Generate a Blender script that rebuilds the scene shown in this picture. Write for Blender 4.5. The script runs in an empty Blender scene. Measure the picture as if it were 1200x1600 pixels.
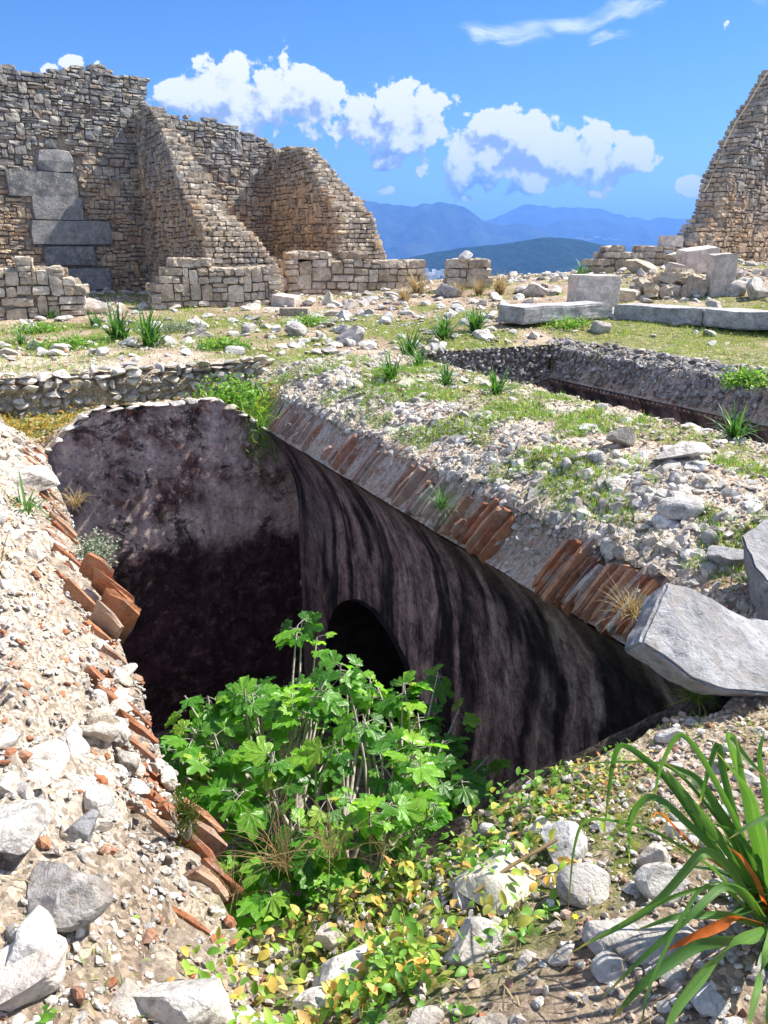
import bpy, math, random
import numpy as np
from mathutils import Matrix, Vector
random.seed(7)
RNG = np.random.default_rng(11)
C = bpy.context.scene.collection
SC = bpy.context.scene

# ------------------------------------------------------------------ camera
EYE = np.array([0.0, 0.0, 1.6])
PITCH = math.radians(19.0)
FPX = 1200.0                                   # focal length in photo pixels (photo 1200 x 1600)
cam = bpy.data.cameras.new('camera'); cam.sensor_fit = 'VERTICAL'; cam.sensor_height = 36; cam.lens = 27
cam.clip_start = 0.05; cam.clip_end = 60000
camo = bpy.data.objects.new('camera', cam); C.objects.link(camo)
camo.location = EYE; camo.rotation_euler = (math.radians(90) - PITCH, 0, 0)
SC.camera = camo
SC.view_settings.view_transform = 'Standard'; SC.view_settings.look = 'None'
SC.view_settings.exposure = 1.3; SC.view_settings.gamma = 1.0; SC.view_settings.use_curve_mapping = False
SC.render.engine = 'CYCLES'
SC.cycles.use_denoising = True
SC.cycles.max_bounces = 6; SC.cycles.diffuse_bounces = 4; SC.cycles.glossy_bounces = 2
SC.cycles.transmission_bounces = 3; SC.cycles.volume_bounces = 1; SC.cycles.transparent_max_bounces = 6
SC.cycles.caustics_reflective = False; SC.cycles.caustics_refractive = False

# ------------------------------------------------------------------ sun and sky
SUN_AZ, SUN_EL = math.radians(66), math.radians(50)      # azimuth clockwise from +Y
sd = Vector((math.sin(SUN_AZ) * math.cos(SUN_EL), math.cos(SUN_AZ) * math.cos(SUN_EL), math.sin(SUN_EL)))
sl = bpy.data.lights.new('sun', 'SUN'); sl.energy = 4.3; sl.angle = math.radians(0.5); sl.color = (1.0, 0.95, 0.87)
slo = bpy.data.objects.new('sun', sl); C.objects.link(slo)
slo.rotation_euler = (-sd).to_track_quat('-Z', 'Y').to_euler(); slo.location = (20, 12, 30)


def pdir(px, py):
    u = (px - 600) / FPX; v = (800 - py) / FPX
    return np.array([u, math.cos(PITCH) + v * math.sin(PITCH), -math.sin(PITCH) + v * math.cos(PITCH)])


def at(px, py, t):
    return EYE + pdir(px, py) * t


def uw(px, py):
    d = pdir(px, py); return d[0] / d[1], d[2] / d[1]


# ------------------------------------------------------------------ node helpers
class NT:
    def __init__(s, nt):
        s.nt = nt; s.L = nt.links

    def n(s, typ, **kw):
        nd = s.nt.nodes.new(typ)
        for k, v in kw.items(): setattr(nd, k, v)
        return nd

    def put(s, sock, v):
        if isinstance(v, bpy.types.NodeSocket): s.L.new(v, sock)
        elif v is not None:
            if isinstance(v, (tuple, list)) and len(v) == 3 and sock.type == 'RGBA': v = (*v, 1)
            sock.default_value = v

    def math(s, op, a, b=None, c=None, clamp=False):
        nd = s.n('ShaderNodeMath', operation=op, use_clamp=clamp)
        s.put(nd.inputs[0], a)
        if b is not None: s.put(nd.inputs[1], b)
        if c is not None: s.put(nd.inputs[2], c)
        return nd.outputs[0]

    def vm(s, op, a, b=None):
        nd = s.n('ShaderNodeVectorMath', operation=op)
        s.put(nd.inputs[0], a)
        if b is not None:
            s.put(nd.inputs[3 if op == 'SCALE' else 1], b)
        return nd.outputs[0]

    def noise(s, vec, scale, detail=4, rough=0.55, dist=0.0):
        nd = s.n('ShaderNodeTexNoise'); s.put(nd.inputs['Vector'], vec)
        nd.inputs['Scale'].default_value = scale; nd.inputs['Detail'].default_value = detail
        nd.inputs['Roughness'].default_value = rough; nd.inputs['Distortion'].default_value = dist
        return nd.outputs[0]

    def voro(s, vec, scale, feature='F1', out=0, detail=0, rand=1.0):
        nd = s.n('ShaderNodeTexVoronoi', feature=feature); s.put(nd.inputs['Vector'], vec)
        nd.inputs['Scale'].default_value = scale
        if 'Detail' in nd.inputs: nd.inputs['Detail'].default_value = detail
        nd.inputs['Randomness'].default_value = rand
        return nd.outputs[out]

    def ramp(s, fac, stops, interp='LINEAR'):
        nd = s.n('ShaderNodeValToRGB'); s.put(nd.inputs[0], fac); cr = nd.color_ramp; cr.interpolation = interp
        while len(cr.elements) < len(stops): cr.elements.new(0.5)
        for e, (p, c) in zip(cr.elements, stops):
            e.position = p
            e.color = (c, c, c, 1) if isinstance(c, (int, float)) else (*c, 1)
        return nd.outputs[0]

    def mix(s, f, a, b, blend='MIX'):
        nd = s.n('ShaderNodeMix', data_type='RGBA', blend_type=blend)
        s.put(nd.inputs[0], f); s.put(nd.inputs[6], a); s.put(nd.inputs[7], b)
        return nd.outputs[2]

    def maprange(s, v, a, b, c=0.0, d=1.0, smooth=False):
        nd = s.n('ShaderNodeMapRange', interpolation_type='SMOOTHSTEP' if smooth else 'LINEAR')
        s.put(nd.inputs[0], v)
        for i, k in zip((1, 2, 3, 4), (a, b, c, d)): nd.inputs[i].default_value = k
        return nd.outputs[0]

    def mapping(s, vec, scale=(1, 1, 1), loc=(0, 0, 0), rot=(0, 0, 0)):
        nd = s.n('ShaderNodeMapping'); s.put(nd.inputs[0], vec)
        nd.inputs['Scale'].default_value = scale; nd.inputs['Location'].default_value = loc
        nd.inputs['Rotation'].default_value = rot
        return nd.outputs[0]

    def bump(s, h, strength=0.5, dist=0.02, normal=None):
        nd = s.n('ShaderNodeBump'); nd.inputs['Strength'].default_value = strength
        nd.inputs['Distance'].default_value = dist; s.put(nd.inputs['Height'], h)
        if normal is not None: s.put(nd.inputs['Normal'], normal)
        return nd.outputs[0]


def new_mat(name):
    m = bpy.data.materials.new(name); m.use_nodes = True
    for nd in list(m.node_tree.nodes): m.node_tree.nodes.remove(nd)
    T = NT(m.node_tree)
    T.out = T.n('ShaderNodeOutputMaterial')
    return m, T


def finish(T, col, rough=0.9, normal=None, spec=0.2, transl=None):
    p = T.n('ShaderNodeBsdfPrincipled'); T.put(p.inputs['Base Color'], col); T.put(p.inputs['Roughness'], rough)
    p.inputs['Specular IOR Level'].default_value = spec
    if normal is not None: T.put(p.inputs['Normal'], normal)
    sh = p.outputs[0]
    if transl is not None:
        t = T.n('ShaderNodeBsdfTranslucent'); T.put(t.inputs[0], transl[0])
        if normal is not None: T.put(t.inputs['Normal'], normal)
        mx = T.n('ShaderNodeMixShader'); mx.inputs[0].default_value = transl[1]
        T.L.new(sh, mx.inputs[1]); T.L.new(t.outputs[0], mx.inputs[2]); sh = mx.outputs[0]
    T.L.new(sh, T.out.inputs[0])


def rnd(T, k=1.0):
    o = T.n('ShaderNodeObjectInfo').outputs['Random']; g = T.n('ShaderNodeNewGeometry').outputs['Random Per Island']
    return T.math('FRACT', T.math('MULTIPLY', T.math('ADD', o, T.math('MULTIPLY', g, 1.373)), k))


def pos(T): return T.n('ShaderNodeNewGeometry').outputs['Position']
def objc(T): return T.n('ShaderNodeTexCoord').outputs['Object']


# ------------------------------------------------------------------ world
world = bpy.data.worlds.new('World'); SC.world = world; world.use_nodes = True
for nd in list(world.node_tree.nodes): world.node_tree.nodes.remove(nd)
W = NT(world.node_tree)
sky = W.n('ShaderNodeTexSky', sky_type='NISHITA'); sky.sun_disc = False
sky.sun_elevation = SUN_EL; sky.sun_rotation = SUN_AZ; sky.altitude = 300; sky.air_density = 1.0
sky.dust_density = 0.3; sky.ozone_density = 3.0
gen = W.n('ShaderNodeTexCoord').outputs['Generated']
sx = W.n('ShaderNodeSeparateXYZ'); W.L.new(gen, sx.inputs[0])
skycol = W.mix(1.0, sky.outputs[0], W.mix(W.maprange(sx.outputs[2], -.02, .42, 0, 1), (.50, .66, .80), (.155, .42, .74)), 'MULTIPLY')
yy = W.math('MAXIMUM', sx.outputs[1], 0.02)
U = W.math('DIVIDE', sx.outputs[0], yy); V = W.math('DIVIDE', sx.outputs[2], yy)
cv = W.n('ShaderNodeCombineXYZ'); W.L.new(U, cv.inputs[0]); W.L.new(V, cv.inputs[1])
CL = [  # cumulus lobes in the photo: centre, half width, half height
    (310, 160, 62, 30), (365, 138, 60, 48), (440, 165, 90, 55), (500, 180, 90, 55), (560, 195, 80, 45), (640, 170, 75, 52),
    (690, 200, 55, 40), (620, 215, 80, 35), (600, 255, 35, 10), (745, 225, 50, 55), (800, 215, 65, 48), (770, 260, 90, 42),
    (850, 235, 90, 42), (905, 240, 75, 50), (960, 245, 60, 25), (1000, 245, 40, 20), (820, 285, 55, 24), (600, 296, 16, 7),
    (72, 103, 18, 10), (110, 92, 20, 10), (155, 100, 9, 9), (1083, 290, 20, 14), (922, 299, 13, 7), (728, 303, 12, 6), (-160, 240, 120, 60), (1480, 200, 130, 70)]
CI = [(800, 45, 80, 26), (900, 28, 80, 18), (975, 18, 90, 20), (950, 55, 40, 13), (750, 52, 20, 22), (1165, 2, 40, 9), (830, 35, 50, 22)]


def cloud_group(name, lobes, kind):
    g = bpy.data.node_groups.new(name, 'ShaderNodeTree')
    g.interface.new_socket('P', in_out='INPUT', socket_type='NodeSocketVector')
    g.interface.new_socket('D', in_out='OUTPUT', socket_type='NodeSocketFloat')
    T = NT(g); gi = T.n('NodeGroupInput'); go = T.n('NodeGroupOutput')
    P = gi.outputs[0]
    wob = T.n('ShaderNodeTexNoise'); T.put(wob.inputs['Vector'], P); wob.inputs['Scale'].default_value = 9; wob.inputs['Detail'].default_value = 3
    P2 = T.vm('ADD', P, T.vm('SCALE', T.vm('SUBTRACT', wob.outputs['Color'], (0.5, 0.5, 0.5)), 0.045 if kind == 0 else 0.06))
    acc = None
    for (px, py, hw, hh) in lobes:
        u0, w0 = uw(px, py); u1, _ = uw(px + hw, py); _, w1 = uw(px, py - hh)
        q = T.vm('DIVIDE', T.vm('SUBTRACT', P2, (u0, w0, 0)), (u1 - u0, w1 - w0, 1))
        dt = T.n('ShaderNodeVectorMath', operation='DOT_PRODUCT'); T.L.new(q, dt.inputs[0]); T.L.new(q, dt.inputs[1])
        m = T.math('SUBTRACT', 1.0, dt.outputs['Value'])
        acc = m if acc is None else T.math('SMOOTH_MAX', acc, m, 0.3)
    acc = T.math('MINIMUM', T.math('ADD', T.math('MAXIMUM', acc, -1.5), .28 if kind == 0 else 0.0), 1.15)
    if kind == 0:
        f = T.math('SUBTRACT', 1.02, T.voro(P2, 26, 'F1', 0, 4.0))
        f2 = T.math('SUBTRACT', T.noise(P, 38, 8, 0.62), 0.5)
        f3 = T.math('SUBTRACT', T.noise(P, 12, 4, 0.5), 0.5)
        dns = T.math('ADD', acc, T.math('ADD', T.math('MULTIPLY', f, 1.5), T.math('ADD', T.math('MULTIPLY', f2, 4.0), T.math('MULTIPLY', f3, 3.0))))
    else:
        sp = T.mapping(P2, (5, 22, 1), rot=(0, 0, -0.25))
        f = T.math('SUBTRACT', T.noise(sp, 2.2, 7, 0.65, 0.6), 0.5)
        dns = T.math('ADD', acc, T.math('MULTIPLY', f, 4.2))
    T.L.new(dns, go.inputs[0])
    return g


g0 = cloud_group('cumulus', CL, 0); g1 = cloud_group('cirrus', CI, 1)


def cg(g, vec):
    nd = W.n('ShaderNodeGroup'); nd.node_tree = g; W.L.new(vec, nd.inputs[0]); return nd.outputs[0]


d0 = cg(g0, cv.outputs[0])
d1 = cg(g0, W.vm('ADD', cv.outputs[0], (0.012, 0.020, 0)))
alpha = W.maprange(d0, 0.0, 0.42, 0, 1, True)
lit = W.maprange(W.math('SUBTRACT', d0, d1), -0.75, 0.75, 0, 1)
d2 = cg(g0, W.vm('ADD', cv.outputs[0], (0.02, 0.07, 0)))
thick = W.maprange(d2, 0.2, 1.6, 1, 0.0, True)
shade = W.math('ADD', W.math('MULTIPLY', lit, 0.72), W.math('MULTIPLY', thick, 0.44), clamp=True)
ccol = W.vm('SCALE', W.ramp(shade, [(0.0, (.17, .25, .38)), (0.35, (.27, .36, .50)), (0.58, (.52, .59, .68)), (0.8, (.88, .91, .94)), (1.0, (1.06, 1.05, 1.04))]), 5.7)
front = W.math('GREATER_THAN', sx.outputs[1], 0.05)
c1 = W.mix(W.math('MULTIPLY', alpha, front), skycol, ccol)
a2 = W.maprange(cg(g1, cv.outputs[0]), 0.1, 1.9, 0, 0.8, True)
c2 = W.mix(W.math('MULTIPLY', a2, front), c1, (6.0, 6.2, 6.4))
# unseen cumulus added overhead and behind the camera to raise neutral fill
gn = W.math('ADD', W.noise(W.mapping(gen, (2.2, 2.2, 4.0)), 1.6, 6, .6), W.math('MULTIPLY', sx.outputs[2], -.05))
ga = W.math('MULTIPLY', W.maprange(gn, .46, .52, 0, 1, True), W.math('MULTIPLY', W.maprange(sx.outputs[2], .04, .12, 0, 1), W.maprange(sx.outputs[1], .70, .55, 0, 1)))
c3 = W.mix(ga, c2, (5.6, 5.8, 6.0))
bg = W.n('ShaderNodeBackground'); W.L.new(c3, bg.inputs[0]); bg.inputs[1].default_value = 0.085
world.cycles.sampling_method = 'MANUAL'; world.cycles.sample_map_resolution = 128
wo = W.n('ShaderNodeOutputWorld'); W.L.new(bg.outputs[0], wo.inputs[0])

# ------------------------------------------------------------------ numeric noise


def _h(ix, iy, k):
    h = (ix.astype(np.int64) * 374761393 + iy.astype(np.int64) * 668265263 + k * 974634777) & 0xffffffff
    h = ((h ^ (h >> 13)) * 1274126177) & 0xffffffff
    h = ((h ^ (h >> 16)) * 2246822519) & 0xffffffff
    return ((h ^ (h >> 15)) & 0xffffff) / float(0xffffff)


def vn(x, y, k=0):
    x = np.asarray(x, float); y = np.asarray(y, float)
    ix = np.floor(x); iy = np.floor(y); fx = x - ix; fy = y - iy
    fx = fx * fx * (3 - 2 * fx); fy = fy * fy * (3 - 2 * fy)
    a = _h(ix, iy, k); b = _h(ix + 1, iy, k); c = _h(ix, iy + 1, k); d = _h(ix + 1, iy + 1, k)
    return (a * (1 - fx) + b * fx) * (1 - fy) + (c * (1 - fx) + d * fx) * fy


def fbm(x, y, o=4, k=0, g=0.5):
    s = 0; a = 1; t = 0
    for i in range(o):
        s = s + a * (vn(x * 2 ** i + 17.3 * i, y * 2 ** i - 9.1 * i, k + i) - 0.5); t += a; a *= g
    return s / t * 2


def cellb(x, y, k=0):
    """stony bumps: 1 at a cell's centre, 0 at its edge"""
    x = np.asarray(x, float); y = np.asarray(y, float)
    ix = np.floor(x); iy = np.floor(y); d1 = np.full(x.shape, 9.0); d2 = np.full(x.shape, 9.0)
    for i in (-1, 0, 1):
        for j in (-1, 0, 1):
            cx = ix + i; cy = iy + j
            dx = cx + _h(cx, cy, k) - x; dy = cy + _h(cx, cy, k + 5) - y
            d = np.sqrt(dx * dx + dy * dy)
            m = d < d1
            d2 = np.where(m, d1, np.minimum(d2, d)); d1 = np.where(m, d, d1)
    return np.clip((d2 - d1) * 1.6, 0, 1)


def ss(x, a, b):
    t = np.clip((np.asarray(x, float) - a) / (b - a), 0, 1); return t * t * (3 - 2 * t)


# ------------------------------------------------------------------ the site frame: local x = n (across the vaults), local y = a (along them)
PSI = math.radians(27.4); CP, SP = math.cos(PSI), math.sin(PSI)
SITE = Matrix.Rotation(PSI, 4, 'Z')
NC, RV, ZS = 1.71, 1.65, -1.6                       # vault axis, radius, springing
N0, N1, A0, A1 = 0.46, 2.96, 1.85, 8.87             # opening of the near cistern
M0, M1, B0, B1 = 5.6, 8.6, 0.5, 10.5                # opening of the far cistern


def to_w(n, a): return CP * n - SP * a, SP * n + CP * a
def to_s(x, y): return CP * x + SP * y, -SP * x + CP * y
I = np.interp


def archtop(n):
    return np.minimum(ZS + np.sqrt(np.maximum(RV ** 2 - (np.asarray(n) - NC) ** 2, 1.06 ** 2)), -.09)


def H0(n, a):
    n = np.asarray(n, float); a = np.asarray(a, float); x, y = to_w(n, a)
    rise = I(x, [-30, -1, 2, 6, 9, 14], [0.3, 0.33, 0.55, 0.8, 1.15, 1.1])
    zf = ss(y, 11, 23) * rise + 0.04
    rim = I(n, [-.5, .2, .9, 1.4, 2.2, 3.2, 5], [-.06, -.38, -.42, -.26, -.18, -.16, -.1])
    near = rim * ss(a, 0.75, 1.85)
    L = I(N0 - n, [0, .1, .5, 1, 2, 4], [-.5, -.44, -0.02, .10, .13, .1])
    M = I(n - N1, [0, .03, .30, .8, 1.3, 2.6, 3.14], [-.5, -.48, -.13, .08, .14, .08, -.06])
    P = I(n - M1, [0, .03, .2, .45, 1.5], [-.5, -.48, -.09, .04, .08])
    T = archtop(n) * (1 - ss(a, A1 + .12, A1 + .6)) + -.36 * ss(a, A1 + .12, A1 + .6)
    wl = ss(a, .9, 2.0)
    left = near * (1 - wl) + L * wl
    left = left * (1 - ss(a, 9.0, 9.7)) - .36 * ss(a, 9.0, 9.7)
    wm = ss(a, 2.0, 2.9)
    mid = near * (1 - wm) + M * wm
    mid = np.maximum(mid, np.where(a > A1, T, -9))
    z = np.where(n < N0, left, np.where(n > N1, mid, np.where(a < 5, near, T)))
    nr0 = -.4 * ss(a, 0.75, 1.85); le = nr0 * (1 - wl) - .5 * wl
    z = np.where((n >= N0) & (a < 5), z + (le - nr0) * (1 - ss(n, N0, N0 + .5)), z)
    step = ss(a, 10.3, 10.42)
    z = np.where(n < 3.4, z * (1 - step) + np.maximum(zf, .1) * step, z * (1 - ss(a, 9.8, 10.8)) + zf * ss(a, 9.8, 10.8))
    z = np.where(n > M0, np.where((n > M1) & (a < B1 + .1), P, .03 * (1 - ss(a, 10.5, 11.5)) + zf * ss(a, 10.5, 11.5)), z)
    z = np.where(n > M1 + .8, z + ss(n, M1 + .8, M1 + 2.5) * np.maximum(zf - z, 0), z)
    r = np.hypot(x, y - 10)
    drop = np.maximum(r - 19.5, 0)
    cast = ss(x, -1.5, -3) * 3 + ss(x, 8.5, 10) * 6
    drop = np.maximum(r - 17.3 - cast, 0)
    z = z - np.where(y > 20, drop ** 1.5 * .22, np.maximum(r - 26, 0) ** 1.3 * .1)
    return np.maximum(z, -240 + 12 * fbm(x / 300, y / 300, 3, 60))


def rubbly(n, a):
    x, y = to_w(n, a)
    r = ss(a, 1.4, 2.2) * (1 - ss(y, 10, 13))
    return r


def H(n, a):
    n = np.asarray(n, float); a = np.asarray(a, float)
    z = H0(n, a); x, y = to_w(n, a)
    far = ss(np.hypot(x, y), 40, 90)
    rb = rubbly(n, a)
    edge = np.minimum(np.abs(n - N0), np.abs(n - N1))
    z = z + (.035 * fbm(n * 1.7, a * 1.7, 5, 3) + .012 * fbm(n * 14, a * 14, 3, 9)) * (1 - far) * (.15 + .85 * ss(edge, 0, .15))
    lf = ss(N0 - n, .0, .2)
    z = z + rb * lf * (.09 * (cellb(n * 3.1 + .5 * fbm(n * 4, a * 4, 2, 31), a * 3.1, 14) - .5) + .05 * fbm(n * 5, a * 5, 4, 15))
    z = z + rb * (.045 * (cellb(n * 5 + .4 * fbm(n * 4, a * 4, 2, 30), a * 5, 4) - .5) + .018 * cellb(n * 14, a * 14, 8)) * ss(edge, 0, .08)
    return z + far * 6 * fbm(x / 60, y / 60, 4, 20)


def ground_at(px, py, tmax=60):
    d = pdir(px, py); t = np.arange(1.0, tmax, 0.02)
    P = EYE + d * t[:, None]; n, a = to_s(P[:, 0], P[:, 1])
    hit = np.nonzero(P[:, 2] < H(n, a))[0]
    i = hit[0] if len(hit) else len(t) - 1
    return P[i]


def proj(P):
    """world points -> photo px, py, depth"""
    R = np.asarray(P, float) - EYE
    dep = R[:, 1] * math.cos(PITCH) - R[:, 2] * math.sin(PITCH); up = R[:, 1] * math.sin(PITCH) + R[:, 2] * math.cos(PITCH)
    dd = np.maximum(dep, .01)
    return 600 + R[:, 0] / dd * FPX, 800 - up / dd * FPX, dep


# ------------------------------------------------------------------ object helpers
def tag(o, label=None, cat=None, group=None, kind=None):
    if label: o['label'] = label
    if cat: o['category'] = cat
    if group: o['group'] = group
    if kind: o['kind'] = kind
    return o


def link(o, parent=None):
    C.objects.link(o)
    if parent is not None: o.parent = parent
    return o


def np_mesh(name, V, F, m=None, smooth=False, uv=None):
    V = np.ascontiguousarray(V, np.float32); F = np.ascontiguousarray(F, np.int32); k = F.shape[1]
    me = bpy.data.meshes.new(name)
    me.vertices.add(len(V)); me.vertices.foreach_set('co', V.ravel())
    me.loops.add(F.size); me.loops.foreach_set('vertex_index', F.ravel())
    me.polygons.add(len(F)); me.polygons.foreach_set('loop_start', np.arange(0, F.size, k, dtype=np.int32))
    me.polygons.foreach_set('loop_total', np.full(len(F), k, np.int32))
    me.polygons.foreach_set('use_smooth', np.full(len(F), smooth, bool))
    me.update(calc_edges=True)
    if uv is not None:
        l = me.uv_layers.new(name='UVMap'); l.data.foreach_set('uv', np.ascontiguousarray(uv[F.ravel()], np.float32).ravel())
    if m is not None: me.materials.append(m)
    return me


def obj(name, V, F, m, parent=None, smooth=False, kind=None, uv=None):
    o = link(bpy.data.objects.new(name, np_mesh(name, V, F, m, smooth, uv)), parent)
    if kind: o['kind'] = kind
    return o


def empty(name, loc=(0, 0, 0), rz=0.0):
    o = bpy.data.objects.new(name, None); o.location = loc; o.rotation_euler = (0, 0, rz); o.empty_display_size = .2
    return link(o)


def rot_rand(N, tilt=math.pi, rng=RNG, yaw=True):
    """N rotation matrices: random yaw, tilt up to TILT about a random horizontal axis"""
    ya = rng.uniform(0, 2 * math.pi, N) if yaw else np.zeros(N)
    tx = rng.normal(0, tilt, N); ty = rng.normal(0, tilt, N)
    return eul(tx, ty, ya)


def eul(x, y, z):
    x, y, z = [np.atleast_1d(np.asarray(q, float)) for q in (x, y, z)]
    x, y, z = np.broadcast_arrays(x, y, z)
    cx, sx_, cy, sy, cz, sz = np.cos(x), np.sin(x), np.cos(y), np.sin(y), np.cos(z), np.sin(z)
    R = np.empty((len(x), 3, 3))
    R[:, 0, 0] = cy * cz; R[:, 0, 1] = sx_ * sy * cz - cx * sz; R[:, 0, 2] = cx * sy * cz + sx_ * sz
    R[:, 1, 0] = cy * sz; R[:, 1, 1] = sx_ * sy * sz + cx * cz; R[:, 1, 2] = cx * sy * sz - sx_ * cz
    R[:, 2, 0] = -sy; R[:, 2, 1] = sx_ * cy; R[:, 2, 2] = cx * cy
    return R


def align_n(N3):
    """rotations turning +Z to the normals N3"""
    z = N3 / np.linalg.norm(N3, axis=1)[:, None]
    ref = np.tile(np.array([0.0, 1.0, 0.0]), (len(z), 1)); ref[np.abs(z[:, 1]) > .9] = (1, 0, 0)
    x = np.cross(ref, z); x /= np.linalg.norm(x, axis=1)[:, None]
    return np.stack([x, np.cross(z, x), z], 2)


def ico(sub):
    import bmesh
    bm = bmesh.new(); bmesh.ops.create_icosphere(bm, subdivisions=sub, radius=1)
    V = np.array([v.co[:] for v in bm.verts]); F = np.array([[v.index for v in f.verts] for f in bm.faces]); bm.free()
    return V, F


ICO = {s: ico(s) for s in (1, 2, 3, 4, 5)}


def rock(seed, sub=2, planes=9, flat=.75, rough=.06):
    """a broken stone, unit size (about 1 across), cut by random planes"""
    r = np.random.default_rng(seed); V, F = ICO[sub]; V = V.copy()
    for _ in range(planes):
        d = r.normal(size=3); d /= np.linalg.norm(d); k = r.uniform(.38, .80)
        h = V @ d; m = h > k
        V[m] -= np.outer(h[m] - k, d) * .97
    if sub >= 3:
        f = .5 * fbm(V[:, 0] * 2 + seed, V[:, 1] * 2 + V[:, 2] * 1.7, 4, seed) + .5 * fbm(V[:, 2] * 2.3 - seed, V[:, 0] * 1.9 - V[:, 1], 4, seed + 3)
        V *= (1 + rough * 2 * f)[:, None]
    else:
        V *= r.uniform(1 - rough, 1 + rough, (len(V), 1))
    V[:, 2] *= flat
    V -= (V.max(0) + V.min(0)) / 2
    return V / (V.max(0) - V.min(0)).max(), F


def rbox(seed, bev=.1, jit=.045):
    """a squared stone with worn edges, unit cube, 48 triangles"""
    r = np.random.default_rng(seed); V = []; idx = {}
    g = (-.5, 0, .5)
    for i in range(3):
        for j in range(3):
            for k in range(3):
                if (i, j, k) != (1, 1, 1):
                    idx[i, j, k] = len(V); p = np.array([g[i], g[j], g[k]])
                    e = sum(q != 1 for q in (i, j, k))
                    p = p * (1 - {1: 0, 2: bev * .55, 3: bev * 1.35}[e]) + r.uniform(-jit, jit, 3) * (.6 if e == 1 else 1)
                    V.append(p)
    F = []
    for ax in range(3):
        for side in (0, 2):
            for i in (0, 1):
                for j in (0, 1):
                    def q(u, v):
                        t = [0, 0, 0]; t[ax] = side; t[(ax + 1) % 3] = u; t[(ax + 2) % 3] = v; return idx[tuple(t)]
                    a_, b_, c_, d_ = q(i, j), q(i + 1, j), q(i + 1, j + 1), q(i, j + 1)
                    if side == 0: a_, b_, c_, d_ = d_, c_, b_, a_
                    F += [[a_, b_, c_], [a_, c_, d_]]
    return np.array(V), np.array(F)


ROCKS = [rock(100 + i, 2, 9, random.uniform(.6, .95)) for i in range(12)]
ROCKH = [rock(100 + i, 3, 9, random.uniform(.6, .95), .07) for i in range(12)]
PEBS = [rock(200 + i, 1, 5, random.uniform(.6, .95), .12) for i in range(8)]
BLOCKS = [rbox(300 + i, random.uniform(.05, .10), random.uniform(.04, .085)) for i in range(16)]
_mc = {}


def cached(var, key, m, smooth):
    k = (key, m.name, smooth)
    if k not in _mc:
        V, F = var[:2]; _mc[k] = np_mesh(k[0], V, F, m, smooth, var[2] if len(var) > 2 else None)
    return _mc[k]


def merge(vars_, vi, P, R, S):
    Vs, Fs, Us, off = [], [], [], 0
    for k in np.unique(vi):
        m = vi == k; V, F = vars_[k][:2]; N = int(m.sum())
        X = np.einsum('nij,nvj->nvi', R[m], V[None] * S[m][:, None, :]) + P[m][:, None, :]
        Vs.append(X.reshape(-1, 3)); Fs.append((F[None] + (np.arange(N) * len(V))[:, None, None]).reshape(-1, F.shape[1]) + off)
        if len(vars_[k]) > 2: Us.append(np.tile(vars_[k][2], (N, 1)))
        off += N * len(V)
    return np.concatenate(Vs), np.concatenate(Fs), (np.concatenate(Us) if Us else None)


def emit(parent, world_m, name, key, vars_, P, R, S, m, limit=290, stuff=None, minpx=9, smooth=False, vi=None, cull=True, hi=None):
    """the pieces that show largest become parts of their own, the rest one stuff part"""
    P = np.asarray(P, float); S = np.asarray(S, float); N = len(P)
    if N == 0: return 0
    if S.ndim == 1: S = np.repeat(S[:, None], 3, 1)
    if vi is None: vi = RNG.integers(0, len(vars_), N)
    Wm = np.array(world_m); PW = P @ Wm[:3, :3].T + Wm[:3, 3]
    px, py, dep = proj(PW)
    size = FPX * np.median(S, 1) / np.maximum(dep, .3)
    keep = (px > -260) & (px < 1460) & (py > -200) & (py < 1850) & (dep > .2) if cull else np.ones(N, bool)
    inv = (px > -10) & (px < 1210) & (py > -10) & (py < 1610) & (dep > .2)
    sc = np.where(inv & keep, size, 0)
    order = np.argsort(-sc)[:limit]; order = order[sc[order] > minpx]
    for i in order:
        o = bpy.data.objects.new(name, cached((hi or (ROCKH if vars_ is ROCKS else vars_))[vi[i]], f'{key}_{vi[i]}', m, smooth)); C.objects.link(o); o.parent = parent
        M4 = np.eye(4); M4[:3, :3] = R[i] * S[i][None, :]; M4[:3, 3] = P[i]; o.matrix_basis = Matrix(M4.tolist())
    rest = keep.copy(); rest[order] = False
    if rest.any() and stuff:
        V, F, Uv = merge(vars_, vi[rest], P[rest], R[rest], S[rest])
        obj(stuff, V, F, m, parent, smooth, 'stuff', Uv)
    return N


IDM = np.eye(4)
SM = np.array(SITE)

# ------------------------------------------------------------------ materials


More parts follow.
